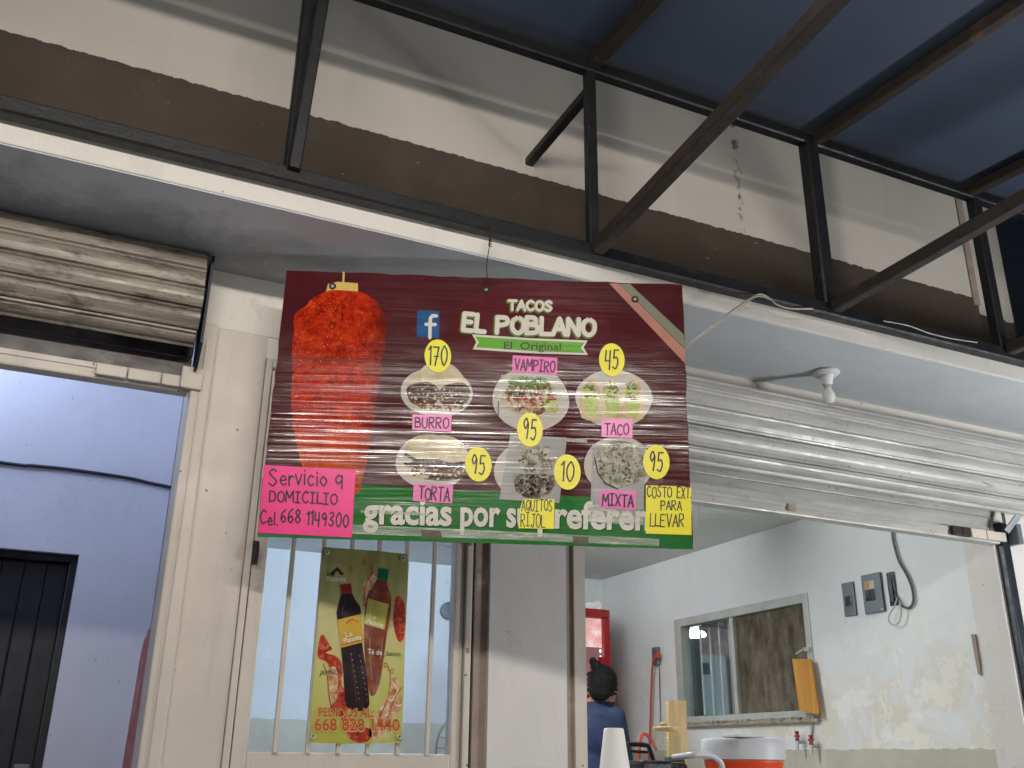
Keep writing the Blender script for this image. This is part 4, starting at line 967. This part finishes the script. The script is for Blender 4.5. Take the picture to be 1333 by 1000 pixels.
# ================================================================== side room contents
t = empty('dark_door', ((DX0+DX1)/2, YL+.06, .03), 'dark ribbed steel door in the blue lit side room', 'door')
m = MB(); m.cbox(DX1-.03, DX1-.002, YL+.03, YL+.1, .03, DZ-.002, .004); m.cbox(DX0+.002, DX0+.03, YL+.03, YL+.1, .03, DZ-.002, .004); m.cbox(DX0+.03, DX1-.03, YL+.03, YL+.1, DZ-.035, DZ-.003, .004); m.build('frame', MT['navydoor'], t)
m = MB(); m.box(DX0+.031, DX1-.031, YL+.082, YL+.1, .03, DZ-.036); m.build('backing', MT['navydoor'], t)
m = MB(); m.cbox(DX1-.11, DX1-.05, YL+.045, YL+.0595, 1.0, 1.16, .005); m.build('lock_plate', MT['steelgrey'], t)
nb = 11; bw = (DX1-DX0-.066)/nb
m = MB(); m.cbox(0, bw-.002, 0, .02, 0, DZ-.075, .006); pm = m.mesh('plank', MT['navydoor'])
for k in range(nb):
    o = link('plank', pm, t); o.location = Vector((DX0+.034+k*bw, YL+.06, .036))-Vector(t.location)
m = MB(); m.tube(spline([(-2.4, YL-.008, 2.52), (-1.2, YL-.008, 2.46)]+[onY(x, y, YL-.008) for x, y in ((0, 602), (40, 606), (80, 610), (125, 616), (170, 623), (200, 630), (230, 636))]+[(.42, YL-.008, 2.40)], 5), .008, 8)
solo('wall_cable', m, MT['bluecable'], 'dark cable sagging along the blue lit back wall', 'cable', base=(-1.0, YL-.008, 2.40))
# red folding table stood on end against the dividing wall
t = empty('red_folding_table', (.345, 3.75, .03), 'red plastic table top with rounded corner standing on end behind the guide', 'table')
def rr(y0, y1, z0, z1, r, n=6):
    o = []
    for cy, cz, a0 in ((y1-r, z1-r, 0), (y0+r, z1-r, 90), (y0+r, z0+r, 180), (y1-r, z0+r, 270)):
        o += [(cy+r*math.cos(math.radians(a0+90*k/n)), cz+r*math.sin(math.radians(a0+90*k/n))) for k in range(n+1)]
    return o
TY1 = 4.22
m = MB(); m.prism(rr(3.4, TY1, .032, 1.66, .09), lambda u, v, d: (d+.03*(v-.03)/1.6, u, v), .322, .342); m.build('table_top', MT['red'], t)
m = MB(); m.prism(rr(3.43, TY1-.03, .07, 1.63, .07), lambda u, v, d: (d+.03*(v-.03)/1.6, u, v), .314, .3215); m.build('rim_panel', MT['red'], t)

# ================================================================== shop room contents
# sliding window in the side wall
wn_ = empty('sliding_window', (XR, (WY0+WY1)/2, WZ0), 'weathered aluminium sliding window with one clear and one filthy pane', 'window')
def wpart(name, mat, boxes, parent=wn_, c=.004):
    m = MB()
    for b in boxes: m.cbox(*b, c)
    return m.build(name, mat, parent)
f0, f1 = XR+.01, XR+.07
wpart('frame', MT['alu'], [(f0-.016, f1, WY0+.001, WY0+.045, WZ0+.001, WZ1-.001), (f0-.016, f1, WY1-.07, WY1-.001, WZ0+.001, WZ1-.001), (f0-.016, f1, WY0+.045, WY1-.07, WZ1-.05, WZ1-.001), (f0-.016, f1, WY0+.045, WY1-.07, WZ0+.001, WZ0+.04)])
YM = float(onX(957, 850, XR+.02)[1])
wpart('mullion', MT['alu'], [(f0-.008, f1-.02, YM-.018, YM+.018, WZ0+.04, WZ1-.05)])
wpart('pane', MT['glass'], [(f0+.034, f0+.038, YM+.018, WY1-.07, WZ0+.04, WZ1-.05)], c=.0005)
wpart('pane', MT['dirtyglass'], [(f0+.014, f0+.018, WY0+.045, YM-.018, WZ0+.04, WZ1-.05)], c=.0005)
m = MB()
rg = random.Random(5)
m.cbox(XR-.03, XR+.004, WY0-.01, WY1-.02, WZ0-.022, WZ0-.002, .004)
for k in range(46):
    y = rg.uniform(WY0, WY1-.06); s = rg.uniform(.004, .014); m.cbox(XR-.03-s*.4, XR-.012, y, y+s*rg.uniform(1, 3), WZ0-.004-s*.3, WZ0+s*.5, .002)
m.build('sill', simple('crumbling_sill', (176, 166, 148), .85, 0, .35, 26, .5, 80, dirt=(84, 68, 52), dthr=.55, dscale=22), wn_)
m = MB(); m.bar((0, 0, 0), (0, 0, WZ1-WZ0-.09), .012, .012); bme2 = m.mesh('security_bar', MT['alu'])
for k in range(6):
    y = YM+.05+k*.10
    if y < WY1-.08:
        o = link('security_bar', bme2, wn_); o.location = Vector((XR+.1, y, WZ0+.045))-Vector(wn_.location)
for k in range(5):
    o = link('security_bar', bme2, wn_); o.location = Vector((XR+.1, WY0+.1+k*.11, WZ0+.045))-Vector(wn_.location)
m = MB(); p = onX(1050, 845, XR-.02); m.cbox(XR-.022, XR-.006, p[1]-.02, p[1]+.03, p[2]-.012, p[2]+.01, .003); m.bar((XR-.02, p[1]+.02, p[2]), (XR-.028, p[1]+.075, p[2]-.02), .014, .008); m.build('latch', MT['alu'], wn_)
a, b = onX(1034, 858, XR-.03), onX(1066, 930, XR-.03)
m = MB(); m.prism([(b[1]+.005, a[2]-.012), (a[1], a[2]), (a[1]-.02, b[2]+.02), (b[1]-.02, b[2]-.002)], lambda u, v, d: (d, u, v), XR-.045, XR-.035)
solo('amber_board', m, MT['amberboard'], 'amber hardboard offcut propped against the filthy window pane', 'board')
# back kitchen seen through the clear pane
q0, q1 = onX(929, 840, 4.5), onX(953, 930, 4.5)
m = MB(); m.cbox(4.5, 4.53, q1[1], q0[1], .03, q0[2]+.03, .01); solo('pale_door_panel', m, MT['white_plastic'], 'pale door panel in the dim kitchen behind the window', 'door', base=(4.52, q1[1], .03))
m = MB(); m.cbox(4.7, 5.1, 7.2, 7.6, .03, 1.62, .02); m.cbox(4.72, 5.08, 7.22, 7.58, 1.625, 1.9, .05); solo('kitchen_shelf_unit', m, MT['steelgrey'], 'grey shelf unit in the dim kitchen seen through the clear pane', 'shelf')
KL = onX(905, 826, 4.75)
t = empty('kitchen_lamp', tuple(KL), 'small lit lamp seen through the clear window pane', 'lamp')
m = MB(); m.lathe([(.07, .02), (.085, 0.), (.08, -.015), (.05, -.025)], (0, 0, 0), 20); m.build('diffuser', emit('lit_diffuser', (.92, 1, 1), K_BEYOND), t, True)
m = MB(); m.lathe([(.05, ZC-float(KL[2])), (.05, .03)], (0, 0, 0), 14); m.build('mount', MT['white_plastic'], t, True)
# electrical boxes on the side wall
def wallbox(name, p0, p1, mat, label, cat, depth, tilt=.012):
    a, b = onX(*p0, XR), onX(*p1, XR); y0, y1, z0, z1 = min(a[1], b[1]), max(a[1], b[1]), min(a[2], b[2]), max(a[2], b[2])
    t = empty(name, (XR, (y0+y1)/2, z0), label, cat, 'electrical boxes on the room wall')
    m = MB(); m.cbox(XR-depth, XR-.0005, y0, y1, z0, z1, .005); m.build('case', mat, t)
    return t, y0, y1, z0, z1
t, y0, y1, z0, z1 = wallbox('switch_box', (1097, 760), (1117, 801), MT['steelgrey'], 'small narrow grey switch box on the white wall', 'electrical box', .012)
m = MB(); m.cbox(XR-.017, XR-.0125, y0+.02, y1-.02, z0+.05, z1-.07, .002); m.build('switch', MT['blackplastic'], t)
t, y0, y1, z0, z1 = wallbox('breaker_box', (1123, 750), (1154, 796), MT['steelgrey'], 'larger grey breaker box with paper label on the white wall', 'electrical box', .016)
m = MB(); m.cbox(XR-.021, XR-.0165, y0+.05, y0+.105, z0+.06, z0+.115, .002); m.build('breaker', MT['blackplastic'], t)
m = MB(); m.box(XR-.0178, XR-.0162, y0+.04, y1-.02, z1-.075, z1-.035); m.build('paper_label', MT['palecable'], t)
m = MB(); m.box(XR-.0195, XR-.0179, y1-.052, y1-.022, z1-.072, z1-.038); m.build('sticker', MT['amberboard'], t)
for q in ((y0+.012, z0+.012), (y1-.012, z1-.012)):
    m = MB(); m.lathe([(.004, -.019), (.004, -.0165)], (XR, q[0], q[1]), 8, axis='X'); m.build('screw', MT['alu'], t)
t, y0, y1, z0, z1 = wallbox('open_outlet_box', (1155, 746), (1170, 788), MT['blackplastic'], 'black open outlet box with loose grey wires on the white wall', 'electrical box', .01)
m = MB(); m.cbox(XR-.015, XR-.0105, y0+.012, y1-.012, z0+.02, z1-.03, .002); m.build('outlet_face', MT['navyrail'], t)
m = MB()
m.tube(spline([onX(x, y, XR-.012) for x, y in ((1159, 676), (1161, 686), (1163, 705), (1170, 730), (1180, 748), (1187, 765), (1189, 782), (1184, 791), (1176, 790), (1171, 785), (1166, 776))], 6), .006, 8)
solo('drop_cable', m, MT['greycable'], 'grey cable dropping from the shutter and curling into the black outlet box', 'cable', base=onX(1165, 790, XR-.012))
m = MB(); m.tube(spline([onX(x, y, XR-.028) for x, y in ((1168, 778), (1164, 790), (1158, 800), (1157, 808), (1163, 814), (1170, 810), (1173, 798), (1171, 782))], 6), .0035, 6)
solo('loose_wire', m, MT['palecable'], 'pale loop of loose wire hanging below the black outlet box', 'cable', base=onX(1163, 814, XR-.028))
# wall scar (broken conduit)
m = MB(); pts = [(1266, 826), (1271, 826), (1277, 862), (1279, 880), (1275, 878), (1270, 850)]
m.prism([(onX(x, y, XR-.012)[1], onX(x, y, XR-.012)[2]) for x, y in pts], lambda u, v, d: (d, u, v), XR-.022, XR-.0125)
solo('conduit_stub', m, MT['brown'], 'broken conduit stub set in the white pilaster', 'conduit')
# red taps under the window
for k, (x, y) in enumerate(((1037, 961), (1055, 966))):
    p = onX(x, y, XR-.05); t = empty('water_tap', (XR, p[1], p[2]-.04), 'red handled tap under the weathered window, '+('nearer the room corner' if k == 0 else 'nearer the serving opening'), 'tap', 'red taps under the window')
    m = MB(); m.tube([(XR+.0, p[1], p[2]-.02), (XR-.045, p[1], p[2]-.02)], .009, 8); m.tube([(XR-.045, p[1], p[2]-.02), (XR-.052, p[1], p[2]-.06)], [.009, .007], 8); m.build('spout', MT['alu'], t)
    m = MB(); m.tube([(XR-.04, p[1], p[2]-.02), (XR-.04, p[1], p[2]+.012)], .005, 6)
    for a in range(3):
        d = Vector((.3*math.cos(a*1.05), math.cos(a*1.05), math.sin(a*1.05)))*.026; m.bar(Vector((XR-.046, p[1], p[2]+.01))-d, Vector((XR-.046, p[1], p[2]+.01))+d, .011, .009)
    m.build('handle', MT['red'], t)
m = MB(); m.tube([onX(1057, 943, XR-.01), onX(1056, 960, XR-.01)], .008, 8); solo('tap_pipe', m, MT['alu'], 'short grey pipe running from the window corner down to a tap', 'pipe')
# power outlet with red cord
a, b = onX(855, 843, XR), onX(860, 866, XR)
t = empty('power_outlet', (XR, (a[1]+b[1])/2, b[2]), 'grey outlet box on the wall with a red cord plugged in', 'outlet')
m = MB(); m.cbox(XR-.03, XR-.0005, b[1]-.005, a[1]+.02, b[2], a[2], .005); m.build('case', MT['steelgrey'], t)
m = MB(); p = onX(856, 853, XR-.04); m.cbox(XR-.055, XR-.031, p[1]-.02, p[1]+.02, p[2]-.02, p[2]+.02, .006); m.build('plug', MT['redcord'], t)
TBZ = .93
tb = empty('prep_table', (2.5, 3.3, .03), 'long steel prep table inside the serving opening', 'table')
m = MB(); m.cbox(1.74, 3.3, 2.98, 3.82, TBZ-.03, TBZ, .006); m.build('table_top', MT['alu'], tb)
for x in (1.80, 3.24):
    for y in (3.04, 3.76):
        m = MB(); m.bar((x, y, .03), (x, y, TBZ-.03), .04); m.build('leg', MT['alu'], tb)
m = MB()
m.tube(spline([onX(856, 853, XR-.05), onX(851, 858, XR-.05), onX(849, 872, XR-.04), onX(848, 895, XR-.03), onX(847, 925, XR-.03), onX(846, 958, XR-.03), onX(845, 985, XR-.03), onX(845, 1030, XR-.03)], 6), .007, 8)
solo('power_cable', m, MT['redcord'], 'red power cord hanging straight down the wall from the outlet', 'cord', base=onX(845, 1030, XR-.03))
m = MB()
m.tube(spline([onY(854, 976, 3.72), onY(848, 965, 3.71), onY(842, 957, 3.7), onY(836, 956, 3.68), onY(833, 966, 3.66), onY(832, 985, 3.64), onY(833, 1010, 3.62), (2.3, 3.6, TBZ+.007), (2.5, 3.66, TBZ+.007)], 6), .007, 8)
solo('rubber_hose', m, MT['redcord'], 'red hose looping up behind the black carrier on the prep table', 'hose', base=(2.3, 3.62, TBZ))
m = MB(); m.tube([onX(858, 866, XR-.012), onX(859, 905, XR-.012), onX(860, 948, XR-.012)], .003, 6); solo('thin_wall_wire', m, MT['greycable'], 'thin grey wire straight down the wall below the outlet', 'cable')
# foam cups, upside down
t = empty('foam_cup_stack', (1.842, 3.1, TBZ), 'upside down stack of tall white foam cups by the jamb', 'cups')
m = MB(); m.lathe([(.030, .15), (.0335, .148), (.035, .144), (.054, .008), (.0565, .006), (.0565, 0.), (.052, 0.)], (0, 0, 0), 28); cm = m.mesh('cup', MT['foam'])
ct = float(onY(797, 948, 3.1)[2])
k = 0; z = ct-.15
while z > TBZ+.001:
    o = link('cup', cm, t); o.location = (0, 0, z-TBZ); z -= .0215
o = link('cup', cm, t); o.location = (0, 0, 0.0005)
# orange cooler with white lid
p = onY(967, 975, 3.2); cxx = float(p[0])
t = empty('drink_cooler', (cxx, 3.2, TBZ), 'round orange drink cooler with white lid and handle on the prep table', 'cooler')
R0 = .152; lidz = float(onY(967, 990, 3.2)[2]); topz = float(onY(967, 962, 3.2)[2])
m = MB(); m.lathe([(R0*.9, TBZ), (R0*.94, TBZ+.02), (R0*.95, lidz-.06), (R0*.97, lidz-.055), (R0*.97, lidz-.04), (R0*.95, lidz-.036), (R0*.95, lidz-.02), (R0*.97, lidz-.016), (R0*.97, lidz)], (cxx, 3.2, 0), 40); m.build('body', MT['orange'], t)
hz = topz-lidz
m = MB(); m.lathe([(R0*.98, lidz+.001), (R0*1.03, lidz+.004), (R0*1.03, topz-.012), (R0*1.0, topz-.003), (R0*.93, topz), (R0*.5, topz+.004), (.01, topz+.006)], (cxx, 3.2, 0), 40); ld = m.build('lid', MT['grey_plastic'], t)
m = MB(); m.cbox(cxx-.11, cxx+.015, 3.08, 3.18, topz+.003, topz+.012, .005); m.cbox(cxx+.03, cxx+.115, 3.12, 3.24, topz-.002, topz+.009, .005); m.build('lid_grip', MT['grey_plastic'], ld)
hb = [onY(x, y, 2.99) for x, y in ((901, 983), (912, 982), (926, 984), (936, 991), (940, 1002))]
m = MB(); m.tube(spline([(hb[0][0]-.002, 3.10, hb[0][2]-.008)]+hb+[(hb[-1][0]+.006, 3.02, hb[-1][2]-.08), (cxx-.06, 3.03, lidz-.13)], 5), .011, 10); m.build('handle', MT['grey_plastic'], t)
# wooden board, jar, black pots
a, b = onY(867, 912, 3.74), onY(890, 912, 3.74)
m = MB(); m.prism([(a[0], TBZ), (b[0], TBZ), (b[0], b[2]), (a[0], a[2])], lambda u, v, d: (u, d+.06*(1.45-v), v), 3.72, 3.742)
solo('wooden_board', m, MT['wood'], 'upright pale wooden board behind the jar on the prep table', 'board')
p = onY(867, 950, 3.5); t = empty('glass_jar', (p[0], 3.5, TBZ), 'tall clear jar with wooden lid on the prep table', 'jar')
m = MB(); m.lathe([(.05, TBZ+.001), (.056, TBZ+.01), (.056, p[2]-.03), (.05, p[2]-.014), (.048, p[2]-.006)], (p[0], 3.5, 0), 28); m.build('body', MT['jar'], t)
m = MB(); m.lathe([(.053, p[2]-.005), (.055, p[2]), (.055, p[2]+.008), (.05, p[2]+.011)], (p[0], 3.5, 0), 28); ld = m.build('lid', MT['wood'], t)
m = MB(); m.lathe([(.012, p[2]+.011), (.016, p[2]+.022), (.008, p[2]+.03)], (p[0]-.01, 3.5, 0), 14); m.build('knob', MT['wood'], ld)
p = onY(832, 985, 3.16)
t = empty('black_crate', (p[0], 3.16, TBZ), 'black plastic carrier with a raised handle beside the foam cups', 'carrier')
m = MB(); m.cbox(p[0]-.055, p[0]+.075, 3.06, 3.26, TBZ+.001, p[2]-.012, .012); m.build('body', MT['blackplastic'], t)
h = [onY(x, y, 3.16) for x, y in ((818, 988), (817, 972), (820, 969), (840, 970), (845, 974), (851, 990))]
m = MB(); m.tube(spline(h, 4), .008, 8); m.tube([h[1]+np.array([.006, .01, -.014]), h[4]+np.array([-.002, .01, -.014])], .005, 8); m.build('handle', MT['blackplastic'], t)
for k, (x, yy, r, lab) in enumerate(((838, 993, .045, 'low black lidded pot beside the black carrier'), (858, 993, .038, 'black lidded pot between two others on the prep table'), (880, 992, .04, 'black lidded pot in front of the wooden board'))):
    p = onY(x, yy, 3.3)
    m = MB(); m.lathe([(r*.9, TBZ), (r, TBZ+.02), (r, p[2]-.03), (r*1.05, p[2]-.026), (r*1.05, p[2]-.012), (r*.9, p[2]-.004), (.006, p[2])], (p[0], 3.3, 0), 24); 
    solo('sauce_pot', m, MT['blackplastic'], lab, 'pot', group='black pots on the prep table')
p = onY(878, 985, 3.42); m = MB(); m.lathe([(.036, TBZ), (.04, TBZ+.02), (.04, p[2]-.006), (.036, p[2]), (.006, p[2]+.001)], (p[0], 3.42, 0), 22)
solo('green_jar', m, simple('dark_green_plastic', (44, 62, 44), .35, 0, .2), 'dark green lidded tub beside the clear jar', 'tub')

# refrigerator
FY = 5.75; fr_ = onY(794, 796, FY); fx1 = float(fr_[0]); fz = float(onY(786, 793, FY)[2]); fx0 = fx1-.62
t = empty('drinks_fridge', ((fx0+fx1)/2, FY+.25, .03), 'red framed glass door drinks fridge against the back wall', 'fridge')
m = MB(); m.cbox(fx0, fx1, FY+.062, FY+.08, .1, fz-.03, .004); m.cbox(fx0, fx0+.03, FY+.08, FY+.5, .1, fz-.03, .004); m.cbox(fx1-.03, fx1, FY+.08, FY+.5, .1, fz-.03, .004); m.cbox(fx0+.03, fx1-.03, FY+.47, FY+.5, .1, fz-.03, .004); m.cbox(fx0, fx1, FY+.06, FY+.5, fz-.03, fz, .004); m.cbox(fx0, fx1, FY+.06, FY+.5, .05, .1, .004)
# open the cabinet front: only keep the shell
m = MB()
for b in ((fx0, fx0+.03, FY+.06, FY+.5, .1, fz-.032), (fx1-.03, fx1, FY+.06, FY+.5, .1, fz-.032), (fx0+.031, fx1-.031, FY+.47, FY+.5, .1, fz-.032), (fx0, fx1, FY+.06, FY+.5, fz-.03, fz), (fx0, fx1, FY+.06, FY+.5, .05, .098)): m.cbox(*b, .004)
m.build('cabinet', MT['red'], t)
m = MB()
for b in ((fx0, fx0+.05, FY, FY+.055, .12, fz-.06), (fx1-.05, fx1, FY, FY+.055, .12, fz-.06), (fx0, fx1, FY, FY+.055, fz-.058, fz-.002), (fx0+.05, fx1-.05, FY, FY+.055, .12, .18)): m.cbox(*b, .008)
dd = m.build('door', MT['red'], t)
m = MB(); m.box(fx0+.05, fx1-.05, FY+.02, FY+.026, .18, fz-.06); m.build('pane', MT['glass'], dd)
hp = onY(783, 859, FY-.01); m = MB(); m.cbox(fx1-.105, fx1-.05, FY-.012, FY+.002, hp[2]-.055, hp[2]+.02, .012); m.build('handle', MT['red'], dd)
m = MB(); m.box(fx0+.05, fx1-.052, FY+.030, FY+.034, fz-.25, fz-.062); hd = m.build('lit_header', None, t)
hm = NT('fridge_header_print'); hm.set(Base_Color=hm.ramp(hm.noise(9, 5), [(.35, lin((170, 40, 40))), (.5, lin((220, 130, 120))), (.62, lin((250, 240, 235)))]), Emission_Color=(1, .6, .55, 1), Emission_Strength=.5); hd.data.materials.append(hm.m)
m = MB(); m.box(fx0+.032, fx1-.032, FY+.44, FY+.465, .1, fz-.034); m.build('inner_lining', emit('lit_fridge_lining', (.85, .97, .95), 1.1), t)
for z in (.5, .85, 1.2, 1.5):
    m = MB(); m.cbox(fx0+.032, fx1-.032, FY+.09, FY+.43, z, z+.012, .003); m.build('shelf', MT['white_plastic'], t)
m = MB()
for k in range(18): m.box(fx1-.064, fx1-.055, FY+.035, FY+.04, fz-.28-k*.04, fz-.262-k*.04)
m.build('edge_light', emit('lit_edge_led', (.95, 1, 1), 2.0), t)
for k, (x, y, lab) in enumerate(((763, 783, 'white roll lying on the fridge beside the pillar'), (772.5, 783.5, 'white roll with grey core lying on the fridge top'))):
    p = onY(x, y, FY+.12); r = .024+.006*k
    t2 = empty('white_roll', (p[0], FY+.12, fz), lab, 'roll', 'rolls on top of the fridge')
    m = MB(); m.lathe([(r*.35, 0), (r*.9, 0.), (r, .006), (r, .2), (r*.9, .206)], (p[0], FY+.26, fz+r), 22, axis='Y'); m.build('roll', MT['foam'], t2)
    m = MB(); m.lathe([(r*.34, -.001), (r*.34, .01)], (p[0], FY+.26, fz+r), 14, axis='Y'); m.build('core', MT['steelgrey'], t2)
# wall clock and fan glimpsed through the door
p = onY(585, 795, YB-.03); t = empty('wall_clock', (p[0], YB, p[2]-.09), 'small dark round clock on the back wall seen through the door', 'clock')
m = MB(); m.lathe([(.055, 0), (.06, .01), (.06, .03), (.05, .034), (.01, .034)], (p[0], YB, p[2]), 24, axis='Y'); m.build('case', MT['steelgrey'], t)
p = onY(612, 975, 5.0); t = empty('pedestal_fan', (p[0], 5.0, .03), 'pedestal fan with wire cage behind the entrance door', 'fan')
m = MB()
for k in range(20):
    a = 2*math.pi*k/20; m.tube([(p[0]+.02*math.cos(a), 4.93, p[2]+.02*math.sin(a)), (p[0]+.13*math.cos(a), 4.94, p[2]+.13*math.sin(a)), (p[0]+.19*math.cos(a), 5.0, p[2]+.19*math.sin(a))], .0022, 5)
m.tube([(p[0]+.19*math.cos(a), 5.0, p[2]+.19*math.sin(a)) for a in np.linspace(0, 6.283, 30)[:-1]], .005, 6, True); m.build('cage', MT['greycable'], t)
m = MB(); m.lathe([(.05, 0), (.055, .02), (.05, .12), (.03, .15)], (p[0], 5.17, p[2]), 16, axis='Y'); m.build('motor', MT['blackplastic'], t)
for k in range(3):
    a0 = k*2.094
    m = MB(); m.prism([(p[0]+r*math.cos(a0+da), p[2]+r*math.sin(a0+da)) for r, da in ((.03, 0), (.16, -.35), (.175, .1), (.15, .45), (.04, .4))], lambda u, v, d: (u, d, v), 5.0, 5.006); m.build('blade', MT['steelgrey'], t)
m = MB(); m.tube([(p[0], 5.1, .06), (p[0], 5.1, p[2]-.05)], .014, 10); m.build('pole', MT['alu'], t)
m = MB(); m.lathe([(.2, .031), (.2, .045), (.04, .065)], (p[0], 5.1, 0), 24); m.build('base', MT['blackplastic'], t)

# ================================================================== woman at work, seen from behind
HX, HY, HZ = [float(v) for v in onY(786, 893, 5.0)]
per = empty('person', (HX-.05, 5.05, .03), 'person in navy shirt with black hair in a bun, bent over at work', 'person')
face = Vector((.72, .62, -.30)).normalized()
side = Vector((.62, -.72, 0)).normalized()        # the person's right, towards the viewer's right
fw = Vector((.66, .75, 0)).normalized(); rt = Vector((.75, -.66, 0)).normalized()
hipc = Vector((HX-.20, 5.02, .93)); chest = Vector((HX-.12, 5.05, HZ-.27)); neck = Vector((HX-.03, 5.03, HZ-.10))
def blob(bm, c, r, q=None):
    mt = Matrix.Translation(c) @ (q.to_matrix().to_4x4() if q else Matrix.Identity(4)) @ Matrix.Diagonal((*r, 1))
    bmesh.ops.create_icosphere(bm, subdivisions=3, radius=1, matrix=mt)
def limb(bm, pts, rs):
    for i in range(len(pts)-1):
        a, b = Vector(pts[i]), Vector(pts[i+1]); n = max(2, int((b-a).length/.025))
        for k in range(n+1):
            t_ = k/n; blob_r = rs[i]+(rs[i+1]-rs[i])*t_
            bmesh.ops.create_icosphere(bm, subdivisions=2, radius=blob_r, matrix=Matrix.Translation(a.lerp(b, t_)))
bm = bmesh.new()
yawq = Vector((0, 1, 0)).rotation_difference(fw)
blob(bm, hipc, (.19, .14, .15), yawq); blob(bm, (hipc+chest)/2, (.165, .125, .17), yawq); blob(bm, chest, (.185, .13, .17), yawq); blob(bm, chest+Vector((.03, 0, .1)), (.17, .11, .09), yawq)
limb(bm, [chest+Vector((.04, 0, .12)), neck, Vector((HX, HY, HZ-.05))], [.08, .055, .055])
for s in (-1, 1):
    sh = chest+rt*s*.165+Vector((.03, 0, .10)); el_ = sh+rt*s*.05+fw*.06+Vector((0, 0, -.27)); wr = el_+fw*.22-rt*s*.04+Vector((0, 0, .0))
    limb(bm, [sh, el_, wr], [.062, .046, .03])
    limb(bm, [wr, wr+fw*.07], [.032, .03])
    for k in range(4):
        o_ = wr+fw*.08+Vector((0, 0, 1)).cross(fw)*(-.026+.0175*k); L_ = (.055, .066, .062, .048)[k]
        limb(bm, [o_, o_+fw*L_*.6, o_+fw*L_*.9+Vector((0, 0, -.025))], [.0095, .009, .008])
    limb(bm, [wr+fw*.02-rt*s*.02, wr+fw*.05-rt*s*.05, wr+fw*.08-rt*s*.055], [.012, .010, .009])
    hp_ = hipc+rt*s*.09; kn = Vector((hp_.x+.03, hp_.y+.03, .5)); an = Vector((hp_.x, hp_.y, .1))
    limb(bm, [hp_, kn, an], [.092, .062, .042]); limb(bm, [an+Vector((0, 0, -.03)), an+fw*.13+Vector((0, 0, -.042))], [.038, .03])
hq = Vector((0, 1, 0)).rotation_difference(face)
hc = Vector((HX, HY, HZ))
blob(bm, hc, (.073, .092, .108), hq); blob(bm, hc+face*.05+Vector((0, 0, -.06)), (.05, .05, .05), hq)
blob(bm, hc+face*.10+Vector((0, 0, -.012)), (.012, .018, .022), hq)           # nose
hr = face.cross(Vector((0, 0, 1))).normalized()
for s in (-1, 1): blob(bm, hc+hr*s*.074+face*.005+Vector((0, 0, -.012)), (.010, .018, .03), hq)   # ears
me = bpy.data.meshes.new('body'); bm.to_mesh(me); bm.free()
tmp = bpy.data.objects.new('tmp', me); C.objects.link(tmp)
rm = tmp.modifiers.new('r', 'REMESH'); rm.mode = 'VOXEL'; rm.voxel_size = .008; sm = tmp.modifiers.new('s', 'SMOOTH'); sm.iterations = 4; sm.factor = .5
me2 = bpy.data.meshes.new_from_object(tmp.evaluated_get(bpy.context.evaluated_depsgraph_get())); bpy.data.objects.remove(tmp)
me2.name = 'body'; me2.transform(wm(per).inverted()); me2.materials.clear()
for mm in (MT['skin'], MT['navyshirt'], MT['magenta'], MT['blackplastic']): me2.materials.append(mm)
off = wm(per).to_translation()
wr_x = [(chest+rt*s*.165+Vector((.03, 0, .10)))+rt*s*.05+fw*.06+Vector((0, 0, -.27))+fw*.20-rt*s*.04 for s in (-1, 1)]
for p in me2.polygons:
    c = p.center+off; p.use_smooth = True
    hand = any((c-w).length < .15 and (c-w).dot(fw) > -.01 for w in wr_x)
    p.material_index = 0 if (hand or c.z > neck.z+.012) else (1 if c.z > .9 else (2 if c.z > .14 else 3))
link('body', me2, per)
# hair: cap over skull, tied in a bun on top
bm = bmesh.new()
blob(bm, hc-face*.018+Vector((0, 0, .012)), (.086, .096, .104), hq)
blob(bm, hc-face*.06+Vector((0, 0, -.04)), (.07, .05, .07), hq)
bun = hc-face*.05+Vector((-.03, 0, .088))
blob(bm, bun, (.034, .034, .034)); blob(bm, bun+Vector((-.02, 0, .024)), (.022, .022, .026))
for v in list(bm.verts):
    if (v.co-hc).dot(face) > .055 and v.co.z < hc.z+.07: v.co -= face*((v.co-hc).dot(face)-.055)
ear = hc+hr*.074+face*.005+Vector((0, 0, -.012))
for v in list(bm.verts):
    d = (v.co-ear)
    if d.dot(face) > -.012 and v.co.z < hc.z+.03 and (v.co-hc).dot(hr) > .03: v.co -= hr*.022+face*.01
rg = random.Random(2)
for k in range(26):                              # combed strands gathered to the bun, nape wisps
    a = -1.25+2.5*k/25; st_ = hc+(-face*math.cos(a)+hr*math.sin(a))*.092+Vector((0, 0, rg.uniform(-.075, -.03)))
    mid = hc+(-face*math.cos(a*.8)+hr*math.sin(a*.8))*.094+Vector((0, 0, .045)); limb(bm, [st_, mid, bun+Vector((0, 0, -.015))], [.0075, .0085, .007])
me = bpy.data.meshes.new('hair'); bm.to_mesh(me); bm.free()
tmp = bpy.data.objects.new('tmp', me); C.objects.link(tmp)
rm = tmp.modifiers.new('r', 'REMESH'); rm.mode = 'VOXEL'; rm.voxel_size = .004; sm = tmp.modifiers.new('s', 'SMOOTH'); sm.iterations = 2; sm.factor = .4
me3 = bpy.data.meshes.new_from_object(tmp.evaluated_get(bpy.context.evaluated_depsgraph_get())); bpy.data.objects.remove(tmp)
me3.name = 'hair'; me3.transform(wm(per).inverted()); me3.materials.clear(); me3.materials.append(MT['hair'])
for p in me3.polygons: p.use_smooth = True
link('hair', me3, per)
